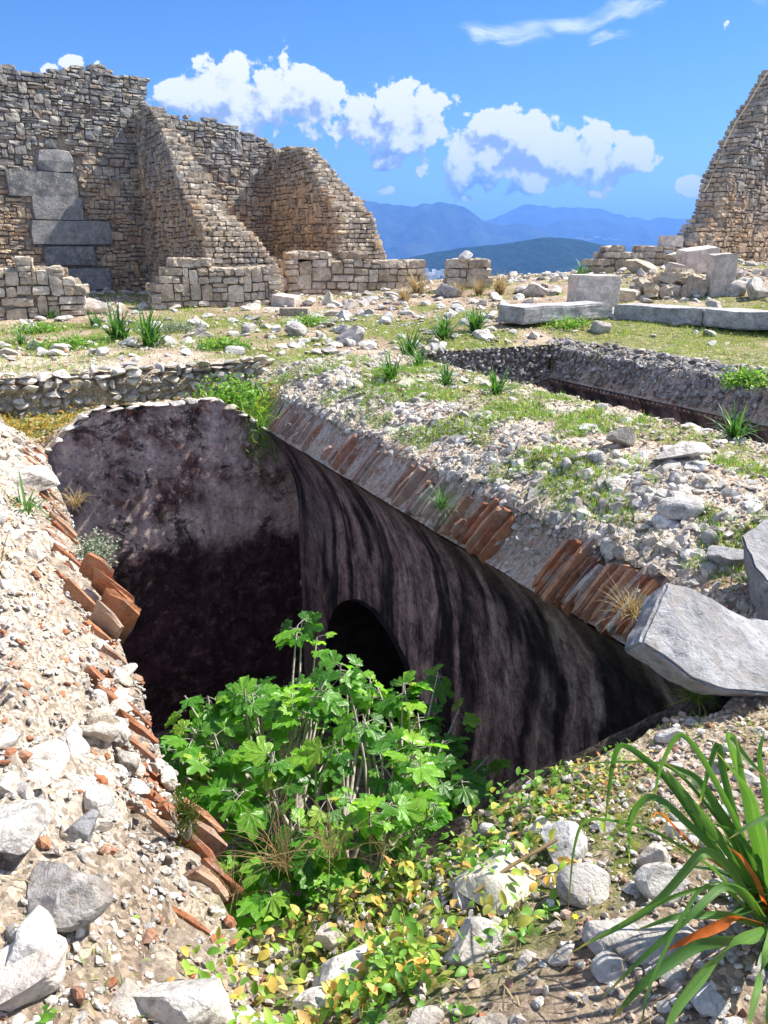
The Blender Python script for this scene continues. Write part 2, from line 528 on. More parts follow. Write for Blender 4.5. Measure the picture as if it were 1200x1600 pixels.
def stone_mat(name, stops, bumpd=.012, scale=1.0, lich=.5, dirt=(0.12, .085, .06), dirtk=.6, streak=False, low=None):
    m, T = new_mat(name); P = pos(T); r = rnd(T)
    base = T.ramp(r, stops)
    n1 = T.noise(P, 5 * scale, 6, .6); n2 = T.noise(P, 28 * scale, 8, .7); n3 = T.noise(P, 140 * scale, 4, .7)
    c = T.mix(1.0, base, T.ramp(n1, [(.3, .62), (.5, .95), (.7, 1.25)]), 'MULTIPLY')
    c = T.mix(1.0, c, T.ramp(n2, [(.32, .5), (.45, .95), (.62, 1.12)]), 'MULTIPLY')
    c = T.mix(T.math('MULTIPLY', T.ramp(T.noise(P, 9 * scale, 7, .7), [(.5, 0), (.62, 1)]), dirtk), c, dirt)
    c = T.mix(T.math('MULTIPLY', T.ramp(T.noise(P, 17 * scale, 5, .75), [(.58, 0), (.66, 1)]), lich), c, (.16, .16, .155))
    c = T.mix(T.math('MULTIPLY', T.ramp(T.voro(P, 45 * scale, 'F1', 0, 0), [(.08, 1), (.2, 0)]), .25), c, (.08, .075, .07))
    if low:
        z = T.n('ShaderNodeSeparateXYZ'); T.L.new(P, z.inputs[0])
        zz = T.math('ADD', z.outputs[2], T.math('MULTIPLY', T.math('SUBTRACT', T.noise(P, .9, 5, .6), .5), 5.0))
        c = T.mix(T.maprange(zz, low[0], low[1], 0, 1, True), T.mix(1.0, c, low[2], 'MULTIPLY'), T.mix(1.0, c, low[3], 'MULTIPLY'))
    vor = T.voro(P, 22 * scale, 'DISTANCE_TO_EDGE', 0)
    h = T.math('ADD', T.math('MULTIPLY', n2, 1.0), T.math('ADD', T.math('MULTIPLY', n3, .25), T.math('MULTIPLY', T.ramp(vor, [(0, 0), (.12, 1)]), .12)))
    finish(T, c, .92, T.bump(h, 1.0, bumpd), .15)
    return m


WHITE = stone_mat('limestone', [(0, (.74, .70, .63)), (.25, (.62, .58, .52)), (.45, (.80, .77, .71)), (.6, (.44, .43, .42)), (.75, (.70, .61, .49)), (.9, (.56, .54, .51)), (1, (.82, .79, .74))], .02)
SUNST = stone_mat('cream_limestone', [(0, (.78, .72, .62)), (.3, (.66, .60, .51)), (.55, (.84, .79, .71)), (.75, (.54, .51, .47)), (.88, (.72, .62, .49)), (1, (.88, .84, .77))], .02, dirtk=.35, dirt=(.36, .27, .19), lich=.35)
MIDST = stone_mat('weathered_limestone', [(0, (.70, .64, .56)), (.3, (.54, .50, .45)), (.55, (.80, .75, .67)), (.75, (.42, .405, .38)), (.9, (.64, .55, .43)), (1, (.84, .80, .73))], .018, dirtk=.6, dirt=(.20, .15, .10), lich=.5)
GREYW = stone_mat('castle_stone', [(0, (.58, .52, .43)), (.25, (.40, .37, .33)), (.5, (.66, .58, .46)), (.7, (.50, .38, .28)), (.85, (.40, .39, .38)), (1, (.72, .63, .50))],
                  .03, .5, .5, (.09, .065, .045), .5, low=(2.0, 4.2, (1.12, .95, .78), (.80, .84, .88)))
TANW = stone_mat('castle_pale_stone', [(0, (.60, .50, .38)), (.3, (.46, .38, .28)), (.55, (.68, .60, .48)), (.8, (.52, .44, .34)), (1, (.72, .65, .54))], .03, .5, .3, (.16, .10, .06), .45)
MARBLE = stone_mat('grey_marble', [(0, (.20, .205, .21)), (1, (.34, .335, .33))], .03, .7, .8, (.46, .42, .36), .8)
PINKB = stone_mat('pinkish_block', [(0, (.66, .57, .49)), (1, (.74, .66, .58))], .018, .9, .35, (.46, .37, .30), .6)
CREAM = stone_mat('cream_rock', [(0, (.66, .61, .46)), (1, (.68, .63, .50))], .012, 1, .1, (.30, .24, .16), .35)
SLAB = stone_mat('slab_rock', [(0, (.34, .34, .345)), (1, (.40, .395, .39))], .02, .8, .55, (.30, .27, .24), .7)
BRICK = stone_mat('terracotta', [(0, (.36, .14, .07)), (.3, (.46, .20, .10)), (.5, (.30, .115, .06)), (.7, (.50, .25, .14)), (.85, (.42, .30, .22)), (1, (.40, .17, .09))], .008, 1.6, .25, (.34, .28, .22), .6)
OLDBR = stone_mat('weathered_terracotta', [(0, (.36, .17, .11)), (.25, (.50, .44, .37)), (.45, (.40, .22, .15)), (.65, (.34, .27, .22)), (.8, (.46, .22, .13)), (1, (.58, .53, .46))], .014, 1.6, .6, (.36, .31, .27), .9)
GRAV = stone_mat('gravel', [(0, (.62, .57, .50)), (.2, (.40, .34, .29)), (.4, (.72, .69, .63)), (.6, (.46, .31, .22)), (.7, (.55, .48, .41)), (.85, (.40, .18, .10)), (.90, (.38, .34, .31)), (1, (.76, .73, .68))], .004, 3, .2)

# mortar and rubble matrix
def mortar_mat(name, c0, c1, c2, sc=1.0, bd=.03):
    m, T = new_mat(name); P = pos(T)
    n1 = T.noise(P, 2.2 * sc, 8, .65); n2 = T.noise(P, 22 * sc, 9, .75); v = T.voro(P, 16 * sc, 'F1', 0, 2)
    c = T.ramp(n1, [(.3, c0), (.52, c1), (.7, c2)])
    c = T.mix(1.0, c, T.ramp(n2, [(.3, .45), (.48, 1), (.65, 1.2)]), 'MULTIPLY')
    cells = T.n('ShaderNodeTexVoronoi'); T.L.new(P, cells.inputs[0]); cells.inputs['Scale'].default_value = 34 * sc
    c = T.mix(.6, c, T.mix(1.0, c, T.ramp(cells.outputs['Color'], [(.2, (.6, .55, .5)), (.5, (1, .97, .93)), (.8, (1.4, 1.36, 1.3))]), 'MULTIPLY'))
    h = T.math('ADD', n2, T.math('MULTIPLY', T.math('SUBTRACT', 1.0, v), .9))
    finish(T, c, .95, T.bump(h, 1.0, bd), .1)
    return m


MORTAR = mortar_mat('mortar', (.30, .24, .185), (.44, .37, .30), (.52, .45, .38))
DARKM = mortar_mat('dark_mortar', (.07, .055, .045), (.12, .095, .075), (.17, .14, .11), .6)
CORE = mortar_mat('wall_core', (.25, .20, .155), (.36, .30, .24), (.46, .40, .33), .5)
RUBM = mortar_mat('dark_rubble_mortar', (.16, .13, .105), (.27, .225, .185), (.40, .35, .29))

FACEM, T = new_mat('brick_stained_mortar'); Oc = objc(T); sp = T.n('ShaderNodeSeparateXYZ'); T.L.new(Oc, sp.inputs[0])
wb = T.noise(Oc, 3.5, 5, .6); wb2 = T.noise(Oc, 14, 4, .6)
cb = T.n('ShaderNodeCombineXYZ'); T.L.new(T.math('ADD', T.math('ADD', T.math('MULTIPLY', sp.outputs[1], 12.5), T.math('MULTIPLY', sp.outputs[0], 3.5)), T.math('ADD', T.math('MULTIPLY', wb, 1.4), T.math('MULTIPLY', wb2, .5))), cb.inputs[0]); T.L.new(T.math('MULTIPLY', sp.outputs[2], 2.2), cb.inputs[1])
st = T.noise(cb.outputs[0], 1.0, 3, .6); g2 = T.noise(Oc, 30, 8, .75); blot = T.noise(Oc, 2.6, 6, .7)
c = T.ramp(st, [(.34, (.26, .14, .09)), (.42, (.50, .43, .36)), (.5, (.62, .57, .50)), (.56, (.42, .20, .12)), (.62, (.56, .50, .43)), (.7, (.34, .28, .23))])
c = T.mix(T.ramp(blot, [(.42, 0), (.62, .8)]), c, (.58, .48, .37))
c = T.mix(1.0, c, T.ramp(g2, [(.3, .35), (.48, 1), (.66, 1.3)]), 'MULTIPLY')
finish(T, c, .95, T.bump(T.math('ADD', T.math('MULTIPLY', st, 1.6), g2), 1.0, .03), .1)
# ground: soil, rubble mortar, greens by painted-in masks of where things grow (mesh attributes)
GROUND, T = new_mat('ground'); P = pos(T)
def att(T, nm):
    a_ = T.n('ShaderNodeAttribute'); a_.attribute_name = nm; return a_.outputs['Fac']
n1 = T.noise(P, 1.7, 8, .65); n2 = T.noise(P, 25, 9, .75); n3 = T.noise(P, 90, 4, .7); v = T.voro(P, 18, 'F1', 0, 2)
soil = T.ramp(n1, [(.3, (.25, .18, .125)), (.5, (.40, .31, .23)), (.7, (.54, .45, .35))])
rub = T.ramp(n1, [(.3, (.44, .36, .275)), (.5, (.64, .55, .45)), (.7, (.76, .69, .59))])
c = T.mix(att(T, 'rubble'), soil, rub)
gv = T.n('ShaderNodeTexVoronoi'); T.L.new(P, gv.inputs[0]); gv.inputs['Scale'].default_value = 60
c = T.mix(.8, c, T.mix(1.0, c, T.ramp(gv.outputs['Color'], [(.2, (.55, .5, .45)), (.5, (1, .97, .92)), (.8, (1.5, 1.45, 1.4))]), 'MULTIPLY'))
c = T.mix(1.0, c, T.ramp(n2, [(.3, .42), (.47, 1), (.65, 1.25)]), 'MULTIPLY')
gr = T.ramp(T.noise(P, 8, 6, .7), [(.35, (.06, .085, .02)), (.5, (.15, .20, .035)), (.66, (.32, .30, .07))])
gm = T.math('MULTIPLY', att(T, 'green'), T.ramp(T.noise(P, 11, 7, .75), [(.38, 0), (.52, 1)]))
c = T.mix(gm, c, gr)
c = T.mix(att(T, 'far'), c, T.ramp(T.noise(P, .012, 8, .7), [(.35, (.025, .04, .018)), (.55, (.06, .075, .03)), (.7, (.16, .14, .09))]))
h = T.math('ADD', n2, T.math('ADD', T.math('MULTIPLY', T.math('SUBTRACT', 1.0, v), .8), T.math('MULTIPLY', n3, .2)))
finish(T, c, .95, T.bump(h, 1.0, .034), .1)

# ------------------------------------------------------------------ ground sheet


def axis(lst):
    out = [lst[0][0]]
    for a_, b_, st in lst:
        k = max(1, int(round((b_ - a_) / st))); out += list(np.linspace(a_, b_, k + 1)[1:])
    return out


def grow(x0, s, x1, sgn=1, f=1.13):
    out = []; x = x0
    while abs(x) < x1:
        s *= f; x += sgn * s; out.append(x)
    return out


ns = axis([(-14, -2, .16), (-2, N0, .04), (N0, N1, .05), (N1, M0, .045), (M0, M1, .06), (M1, 10.4, .05), (10.4, 27, .14)])
ns = sorted(grow(-14, .16, 16000, -1)) + ns + grow(27, .14, 16000)
as_ = axis([(-5, 0, .1), (0, A0, .035), (A0, A1, .045), (A1, B1, .04), (B1, 30, .11)])
as_ = sorted(grow(-5, .1, 16000, -1)) + as_ + grow(30, .11, 16000)
ns = np.array(ns); as_ = np.array(as_)
NN, AA = np.meshgrid(ns, as_); shp = NN.shape


def warp(n, a):
    e = lambda c, w: np.exp(-((n - c) / w) ** 2)
    ins = ss(a, A0 - .4, A0) * (1 - ss(a, A1 + .0, A1 + .1))
    dn = (.05 * fbm(a * 2.2, a * 0 + 1, 4, 40) - .01) * e(N0, .25) * ins + (.025 * fbm(a * 3, a * 0 + 7, 4, 41) + .01) * e(N1, .2) * ins
    inn = ss(n, N0 - .3, N0) * (1 - ss(n, N1, N1 + .3))
    da = (.13 * fbm(n * 2.0, n * 0 + 3, 4, 42)) * np.exp(-((a - A0) / .25) ** 2) * inn
    dn = dn + .06 * fbm(a * 2, a * 0 + 9, 4, 43) * e(M0, .3) * ss(a, 1, 2) * (1 - ss(a, 9.8, 10.4))
    return n + dn, a + da


NW, AW = warp(NN, AA)
ZZ = H(NN, AA)
idx = np.arange(NN.size).reshape(shp)
q = np.stack([idx[:-1, :-1], idx[:-1, 1:], idx[1:, 1:], idx[1:, :-1]], -1)
cn = (NN[:-1, :-1] + NN[1:, 1:]) / 2; ca = (AA[:-1, :-1] + AA[1:, 1:]) / 2
hole = ((cn > N0) & (cn < N1) & (ca > A0) & (ca < A1)) | ((cn > M0) & (cn < M1) & (ca > B0) & (ca < B1))
hole |= (cn > N1) & (cn < N1 + .29) & (ca > 2.75) & (ca < A1 - .02)
hole |= (cn < N0) & (cn > N0 - .24) & (ca > 2.1) & (ca < A1 - .02)
hole |= (cn > M1) & (cn < M1 + .17) & (ca > 2.0) & (ca < B1 - .02)
q = q[~hole]
gme = np_mesh('ground', np.stack([NW.ravel(), AW.ravel(), ZZ.ravel()], 1), q, GROUND, True)
xw, yw = to_w(NN, AA)


def green_mask(n, a):
    n = np.asarray(n, float); a = np.asarray(a, float); x, y = to_w(n, a)
    g = ss(fbm(n * .9, a * .9, 5, 50), -.05, .3) * .75
    g = g * ss(y, 8, 11)
    g = np.maximum(g, ss(y, 9.5, 10.5) * (1 - ss(y, 16, 18)) * ss(fbm(n * 1.1, a * 1.1, 4, 59), -.12, .15) * .95 * (a > 10.4))
    g = np.maximum(g, ss(n, M1 + .4, M1 + .75) * (1 - ss(y, 15.5, 16.5)) * .9 * ss(fbm(n * 1.2, a * 1.2, 4, 58), -.5, -.1))         # lawn behind the far vault
    mid = ss(n, N1 + .9, N1 + 1.6) * (1 - ss(n, M0 - .3, M0)) * ss(a, 3.0, 4.0) * (1 - ss(a, 10, 11))
    g = np.maximum(g, mid * ss(fbm(n * 1.6, a * 1.6, 5, 51), -.15, .15) * .85)
    g = np.maximum(g, ss(n, N1 + .35, N1 + .6) * (1 - ss(n, M0 - .3, M0)) * ss(a, 2.3, 2.8) * (1 - ss(a, 10, 11)) * ss(fbm(n * 2.4, a * 2.4, 4, 57), .0, .22) * .9)
    cor = ss(n, N0 - .15, .6) * (1 - ss(n, 1.6, 2.0)) * ss(a, .95, 1.35) * (1 - ss(a, 2.2, 2.6))
    g = np.maximum(g, cor)
    g = np.maximum(g, ss(n, 1.6, 1.9) * (1 - ss(n, 3.2, 3.8)) * ss(a, 1.2, 1.4) * (1 - ss(a, 2.0, 2.4)) * ss(fbm(n * 2, a * 2, 4, 52), -.1, .25) * .45)
    ter = ss(a, A1 + .25, A1 + .5) * (1 - ss(a, 10.2, 10.35)) * (1 - ss(n, 3.2, 3.4)) * ss(n, -1.5, -1)
    return np.maximum(g, ter)


for nm, val in (('rubble', rubbly(NN, AA) * .8 + .15 * ss(fbm(NN, AA, 3, 53), -.2, .3)), ('green', green_mask(NN, AA)), ('far', ss(np.hypot(xw, yw), 35, 80))):
    at_ = gme.attributes.new(nm, 'FLOAT', 'POINT'); at_.data.foreach_set('value', np.ascontiguousarray(np.clip(val, 0, 1).ravel(), np.float32))
ground = link(bpy.data.objects.new('ground', gme)); ground.matrix_world = SITE; tag(ground, kind='structure')


# ------------------------------------------------------------------ far hills and air
def far_mat(name, a_, b_, sc):
    m, T = new_mat(name); P = pos(T)
    n_ = T.noise(P, sc, 10, .7)
    finish(T, T.ramp(n_, [(.35, a_), (.62, b_)]), 1.0, T.bump(n_, 1.0, 1.2 / sc * .15), 0.0)
    return m


HILLM = far_mat('scrub_hill', (.002, .008, .008), (.030, .056, .035), .05)
MNTM = far_mat('mountain_slopes', (.008, .016, .016), (.070, .080, .055), .004)


def ridge(name, prof, dist, depth, zfoot, m, k, res, amp):
    """a range whose skyline follows the elevation angles seen from the site"""
    pts = [uw(px, py) for px, py in prof]; us = np.array([p[0] for p in pts]); ws = np.array([p[1] for p in pts])
    xs = us * dist; zs = ws * dist + 1.6
    X = np.linspace(xs.min(), xs.max(), res); Yv = np.linspace(-1, 1, res // 3)
    XX, YY = np.meshgrid(X, Yv)
    top = I(XX, xs, zs) + amp * fbm(XX / depth * 7, YY * 0 + k, 5, k) * .35
    w = np.clip(1 - np.abs(YY), 0, 1) ** 1.15
    ZZ_ = zfoot + (top - zfoot) * w + amp * (1 - w) * w * 4 * (fbm(XX / depth * 4, YY * 4, 5, k + 2) - np.abs(fbm(XX / depth * 3 + 5, YY * 2, 5, k + 4)) * 1.5)
    i = np.arange(XX.size).reshape(XX.shape)
    q_ = np.stack([i[:-1, :-1], i[:-1, 1:], i[1:, 1:], i[1:, :-1]], -1).reshape(-1, 4)
    o = obj(name, np.stack([XX.ravel(), (dist + YY * depth).ravel(), ZZ_.ravel()], 1), q_, m, None, True, 'structure')
    return o


ridge('hill', [(100, 455), (400, 425), (560, 412), (640, 402), (720, 388), (790, 379), (850, 372), (900, 373), (940, 381), (985, 400), (1060, 440), (1200, 500)], 3000, 1100, -240, HILLM, 70, 420, 25)
ridge('mountain', [(-500, 400), (100, 380), (380, 340), (480, 322), (555, 315), (585, 316), (610, 324), (650, 326), (685, 319), (725, 321), (760, 338), (800, 350), (850, 360), (900, 372), (960, 384), (1100, 398), (1300, 410)], 8500, 2500, -240, MNTM, 80, 500, 260)
ridge('mountain', [(600, 400), (740, 350), (800, 328), (830, 321), (870, 326), (930, 328), (985, 338), (1050, 340), (1090, 346), (1200, 340), (1400, 330), (1700, 350)], 12500, 2500, -240, MNTM, 90, 500, 240)
ridge('mountain', [(560, 395), (700, 380), (800, 362), (860, 348), (930, 342), (990, 352), (1050, 362), (1150, 370), (1400, 380)], 10000, 1800, -240, MNTM, 95, 400, 160)
# distant greenhouses and town in the valley
WM, T = new_mat('white_roofs'); finish(T, (.8, .8, .8), .6)
Vs, Fs = [], []
def addbox(Vs, Fs, cx, cy, cz, sx_, sy_, sz_):
    b_ = len(Vs)
    for i in (-.5, .5):
        for j in (-.5, .5):
            for k in (-.5, .5): Vs.append((cx + i * sx_, cy + j * sy_, cz + k * sz_))
    for f_ in ((0, 1, 3, 2), (4, 6, 7, 5), (0, 4, 5, 1), (2, 3, 7, 6), (0, 2, 6, 4), (1, 5, 7, 3)): Fs.append([b_ + t_ for t_ in f_])


for px, py, w_ in ((905, 372, 60), (918, 374, 100), (934, 370, 50), (948, 373, 70), (962, 374, 40)):
    p = at(px, py, 7200); addbox(Vs, Fs, p[0], p[1], p[2], w_, 60, 14)
o = obj('greenhouses', np.array(Vs), np.array(Fs), WM, None, False, 'stuff'); tag(o, 'distant white greenhouses on the slope below the mountains', 'greenhouse')
Vs, Fs = [], []
for i in range(46):
    px = random.uniform(640, 712); py = random.uniform(424, 437); p = at(px, py, 1900 + random.uniform(-80, 80))
    addbox(Vs, Fs, p[0], p[1], p[2], random.uniform(9, 20), random.uniform(9, 16), random.uniform(7, 16))
o = obj('town', np.array(Vs), np.array(Fs), WM, None, False, 'stuff'); tag(o, 'pale buildings of the town in the valley beyond the low ruined wall', 'town')

hz, T = new_mat('haze_air')
pv = T.n('ShaderNodeVolumePrincipled'); pv.inputs['Color'].default_value = (.17, .40, .95, 1)
pv.inputs['Density'].default_value = 1.3e-4; pv.inputs['Anisotropy'].default_value = 0.1
T.L.new(pv.outputs[0], T.out.inputs['Volume'])
Vs, Fs = [], []; addbox(Vs, Fs, 0, 0, 180, 34000, 34000, 1000)
haze = obj('haze', np.array(Vs), np.array(Fs), hz, None, False, 'stuff')
haze['label'] = 'pale blue air between the ruins and the mountains'; haze['category'] = 'haze'

# ------------------------------------------------------------------ scatter on the ground


def normals(n, a, e=.03):
    dn = (H0(n + e, a) - H0(n - e, a)) / (2 * e); da = (H0(n, a + e) - H0(n, a - e)) / (2 * e)
    N3 = np.stack([-dn, -da, np.ones_like(dn)], 1); return N3 / np.linalg.norm(N3, axis=1)[:, None]


def in_hole(n, a, m=0.0):
    return ((n > N0 + m) & (n < N1 - m) & (a > A0 + m) & (a < A1 - m)) | ((n > M0 + m) & (n < M1 - m) & (a > B0 + m) & (a < B1 - m))


def scatter(n0, n1, a0, a1, cnt, smin, smax, power=2.2, mask=None, bury=.25, flat=(.5, .95), tilt=.3):
    n = RNG.uniform(n0, n1, cnt); a = RNG.uniform(a0, a1, cnt)
    s = smin + (smax - smin) * RNG.random(cnt) ** power
    k = ~in_hole(n, a)
    if mask is not None: k &= RNG.random(cnt) < mask(n, a)
    n, a, s = n[k], a[k], s[k]
    nw, aw = warp(n, a)
    z = H(n, a); N3 = normals(n, a)
    R = np.einsum('nij,njk->nik', align_n(N3), rot_rand(len(n), tilt))
    fl = RNG.uniform(*flat, len(n))
    S = np.stack([s * RNG.uniform(.75, 1.25, len(n)), s * RNG.uniform(.7, 1.0, len(n)), s * fl], 1)
    P = np.stack([nw, aw, z], 1) + N3 * (s * (.5 - bury) * fl)[:, None]
    return P, R, S


def cat(*args):
    return [np.concatenate(x) for x in zip(*args)]


# ------------------------------------------------------------------ near cistern (thing)
cist = empty('ruined_cistern', (0, 0, 0), PSI)
tag(cist, 'sunken brick vaulted cistern with its crown collapsed and a fig tree growing inside', 'cistern')

PL, T = new_mat('stained_plaster'); Oc = objc(T)
sp = T.n('ShaderNodeSeparateXYZ'); T.L.new(Oc, sp.inputs[0])
n1 = T.noise(Oc, 1.9, 9, .68, .4); n2 = T.noise(Oc, 24, 10, .85); n3 = T.noise(T.mapping(Oc, (5, 5, .8)), 1.5, 6, .65)
n4 = T.noise(Oc, 4.5, 8, .8, .3)
c = T.ramp(n1, [(.34, (.03, .02, .02)), (.43, (.12, .075, .07)), (.5, (.27, .22, .215)), (.58, (.40, .35, .34)), (.68, (.28, .17, .13))])
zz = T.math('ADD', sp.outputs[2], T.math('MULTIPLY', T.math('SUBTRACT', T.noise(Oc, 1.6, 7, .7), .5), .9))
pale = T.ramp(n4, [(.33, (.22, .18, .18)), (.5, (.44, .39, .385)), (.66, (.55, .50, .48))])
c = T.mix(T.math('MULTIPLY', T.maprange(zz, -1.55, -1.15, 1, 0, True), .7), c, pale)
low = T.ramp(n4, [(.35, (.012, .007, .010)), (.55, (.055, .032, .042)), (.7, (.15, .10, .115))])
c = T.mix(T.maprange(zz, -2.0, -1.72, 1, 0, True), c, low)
red = T.math('MULTIPLY', T.ramp(T.noise(Oc, 3.1, 7, .7), [(.56, 0), (.63, 1)]), T.maprange(sp.outputs[2], -1.1, -.5, 0, .8))
c = T.mix(red, c, (.17, .075, .045))
c = T.mix(T.math('MULTIPLY', T.ramp(T.noise(Oc, 2.3, 10, .8, .5), [(.55, 0), (.575, 1)]), .85), c, (.022, .018, .017))
fl = T.noise(Oc, 5.5, 10, .8, .2)
c = T.mix(T.math('MULTIPLY', T.ramp(fl, [(.56, 0), (.575, 1)]), T.maprange(zz, -1.9, -1.4, .12, .8)), c, (.50, .43, .38))
c = T.mix(T.math('MULTIPLY', T.ramp(T.noise(Oc, 13, 9, .8), [(.57, 0), (.6, 1)]), .55), c, (.03, .022, .02))
c = T.mix(1.0, c, T.ramp(n2, [(.3, .35), (.5, 1), (.7, 1.5)]), 'MULTIPLY')
c = T.mix(1.0, c, T.ramp(n3, [(.3, .6), (.6, 1.2)]), 'MULTIPLY')
finish(T, T.mix(1.0, c, (1.85, 1.7, 1.6), 'MULTIPLY'), .9, T.bump(T.math('ADD', T.math('MULTIPLY', n4, 1.6), n2), 1.0, .03), .15)  # whole wall colour brightened and warmed to stand in for missing fill light

VL, T = new_mat('streaked_vault_plaster'); Oc = objc(T)
sp = T.n('ShaderNodeSeparateXYZ'); T.L.new(Oc, sp.inputs[0])
wv = T.vm('ADD', T.mapping(Oc, (.12, 1.0, .12)), T.vm('SCALE', T.n('ShaderNodeTexNoise').outputs['Color'], .0))
wob = T.noise(T.mapping(Oc, (.8, .8, .8)), 1.0, 3)
wob2 = T.noise(Oc, 9, 5, .7)
cmb = T.n('ShaderNodeCombineXYZ'); T.L.new(T.math('ADD', sp.outputs[1], T.math('ADD', T.math('MULTIPLY', wob, .4), T.math('MULTIPLY', wob2, .07))), cmb.inputs[1]); T.L.new(T.math('MULTIPLY', sp.outputs[2], .16), cmb.inputs[2])
s1 = T.noise(cmb.outputs[0], 1.7, 3, .5); s2 = T.noise(cmb.outputs[0], 6, 6, .65); fine = T.noise(T.mapping(Oc, (22, 26, 16)), 1.0, 9, .8); lng = T.noise(T.mapping(Oc, (4, 7, 4)), 1.0, 8, .75)
iso = T.noise(Oc, 4.2, 9, .75, .3)
base = T.ramp(iso, [(.32, (.07, .05, .055)), (.46, (.23, .165, .175)), (.56, (.40, .31, .30)), (.66, (.54, .45, .41))])
blackb = T.math('MULTIPLY', T.ramp(s1, [(.40, 1), (.47, 0), (.55, 0), (.60, 1), (.66, 1), (.71, .2)]), T.ramp(iso, [(.30, 1), (.75, .8)]))
paleb = T.ramp(s2, [(.52, 0), (.57, .9)])
c = T.mix(T.math('MULTIPLY', paleb, T.ramp(iso, [(.4, .3), (.6, 1)])), base, (.66, .54, .49))
c = T.mix(T.math('MULTIPLY', T.ramp(T.noise(Oc, 7, 10, .8), [(.555, 0), (.58, 1)]), .5), c, (.50, .44, .40))
c = T.mix(blackb, c, (.009, .009, .013))
c = T.mix(T.math('MULTIPLY', T.ramp(s2, [(.36, .95), (.455, 0)]), .95), c, (.012, .010, .016))
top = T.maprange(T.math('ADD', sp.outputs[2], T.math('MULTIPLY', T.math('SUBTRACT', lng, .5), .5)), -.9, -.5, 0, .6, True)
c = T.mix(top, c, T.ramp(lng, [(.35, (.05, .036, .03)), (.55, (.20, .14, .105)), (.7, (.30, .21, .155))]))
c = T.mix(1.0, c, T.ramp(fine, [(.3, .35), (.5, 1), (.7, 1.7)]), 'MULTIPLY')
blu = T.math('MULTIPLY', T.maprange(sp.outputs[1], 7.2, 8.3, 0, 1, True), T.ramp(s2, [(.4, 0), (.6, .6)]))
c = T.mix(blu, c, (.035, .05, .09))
finish(T, c, .8, T.bump(T.math('ADD', fine, T.math('MULTIPLY', lng, .5)), 1.0, .03), .25)


PSHADE, T = new_mat('passage_shade_plaster'); finish(T, T.ramp(T.noise(objc(T), 5, 8, .7), [(.35, (.01, .009, .01)), (.6, (.045, .035, .035))]), .9)  # the passage's shade is put into this near-black plaster colour


def sheet(u, v, f, keep=None):
    UU, VV = np.meshgrid(u, v); X, Y, Z = f(UU, VV)
    i = np.arange(UU.size).reshape(UU.shape)
    q_ = np.stack([i[:-1, :-1], i[:-1, 1:], i[1:, 1:], i[1:, :-1]], -1)
    if keep is not None:
        cu = (UU[:-1, :-1] + UU[1:, 1:]) / 2; cv_ = (VV[:-1, :-1] + VV[1:, 1:]) / 2; q_ = q_[keep(cu, cv_)]
    else: q_ = q_.reshape(-1, 4)
    return np.stack([X.ravel(), Y.ravel(), Z.ravel()], 1), q_


# end wall with arched top (solid, 0.25 thick)
def endw(u, v):
    zt = ZS + np.sqrt(np.maximum(RV ** 2 - (np.clip(u, NC - RV + 1e-3, NC + RV - 1e-3) - NC) ** 2, 0)); zt = np.minimum(zt, -.10) + .02 * fbm(u * 4, u * 0, 3, 61)
    z = -4.6 + (zt + 4.6) * v
    y = A1 + .03 + .02 * fbm(u * 2, z * 2, 4, 62) - .008 * cellb(u * 6, z * 6, 63)
    return u + 0 * v, y, z
V_, F_ = sheet(np.linspace(NC - RV - .02, NC + RV + .02, 150), np.linspace(0, 1, 170), endw)
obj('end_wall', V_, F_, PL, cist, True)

# vault and side walls; v runs along the arc from the broken edge down to the floor
phi0 = math.acos((N1 - NC) / RV)
ARC = RV * phi0
ACN, ACZ, ACR = 6.75, -3.35, 1.25                 # arched doorway in the side wall


def vault_side(sgn):
    def f(u, v):
        ph = phi0 - np.minimum(v, ARC) / RV
        dn = RV * np.cos(ph); dz = RV * np.sin(ph) - np.maximum(v - ARC, 0)
        r_ = .018 * fbm(u * 3, v * 1.2, 4, 64) + .010 * fbm(u * 18, v * 4, 3, 65)
        if sgn > 0:
            z = ZS + dz; near = np.abs(np.hypot(u - ACN, z - ACZ) - ACR)
        return NC + sgn * (dn + r_), u, ZS + dz
    kp = None
    if sgn > 0:
        kp = lambda u, v: ~((np.hypot(u - ACN, ZS - np.maximum(v - ARC, -RV) - ACZ) < ACR) & (v > ARC - .1) | ((np.abs(u - ACN) < ACR) & (ZS - (v - ARC) < ACZ)))
    return sheet(np.linspace(A0 - .5, A1 + .03, 300), np.concatenate([np.linspace(0, ARC, 74), np.linspace(ARC, ARC + 3, 120)[1:]]), f, kp)


V_, F_ = vault_side(1)
# snap the ragged doorway edge to the arch
zz_ = V_[:, 2]; rr = np.hypot(V_[:, 1] - ACN, zz_ - ACZ); m_ = (np.abs(rr - ACR) < .03) & (zz_ > ACZ)
V_[m_, 1] = ACN + (V_[m_, 1] - ACN) / rr[m_] * ACR; V_[m_, 2] = ACZ + (zz_[m_] - ACZ) / rr[m_] * ACR
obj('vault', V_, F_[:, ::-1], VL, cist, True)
V_, F_ = vault_side(-1); V_[:, 0] -= .02; obj('vault', V_, F_, VL, cist, True)
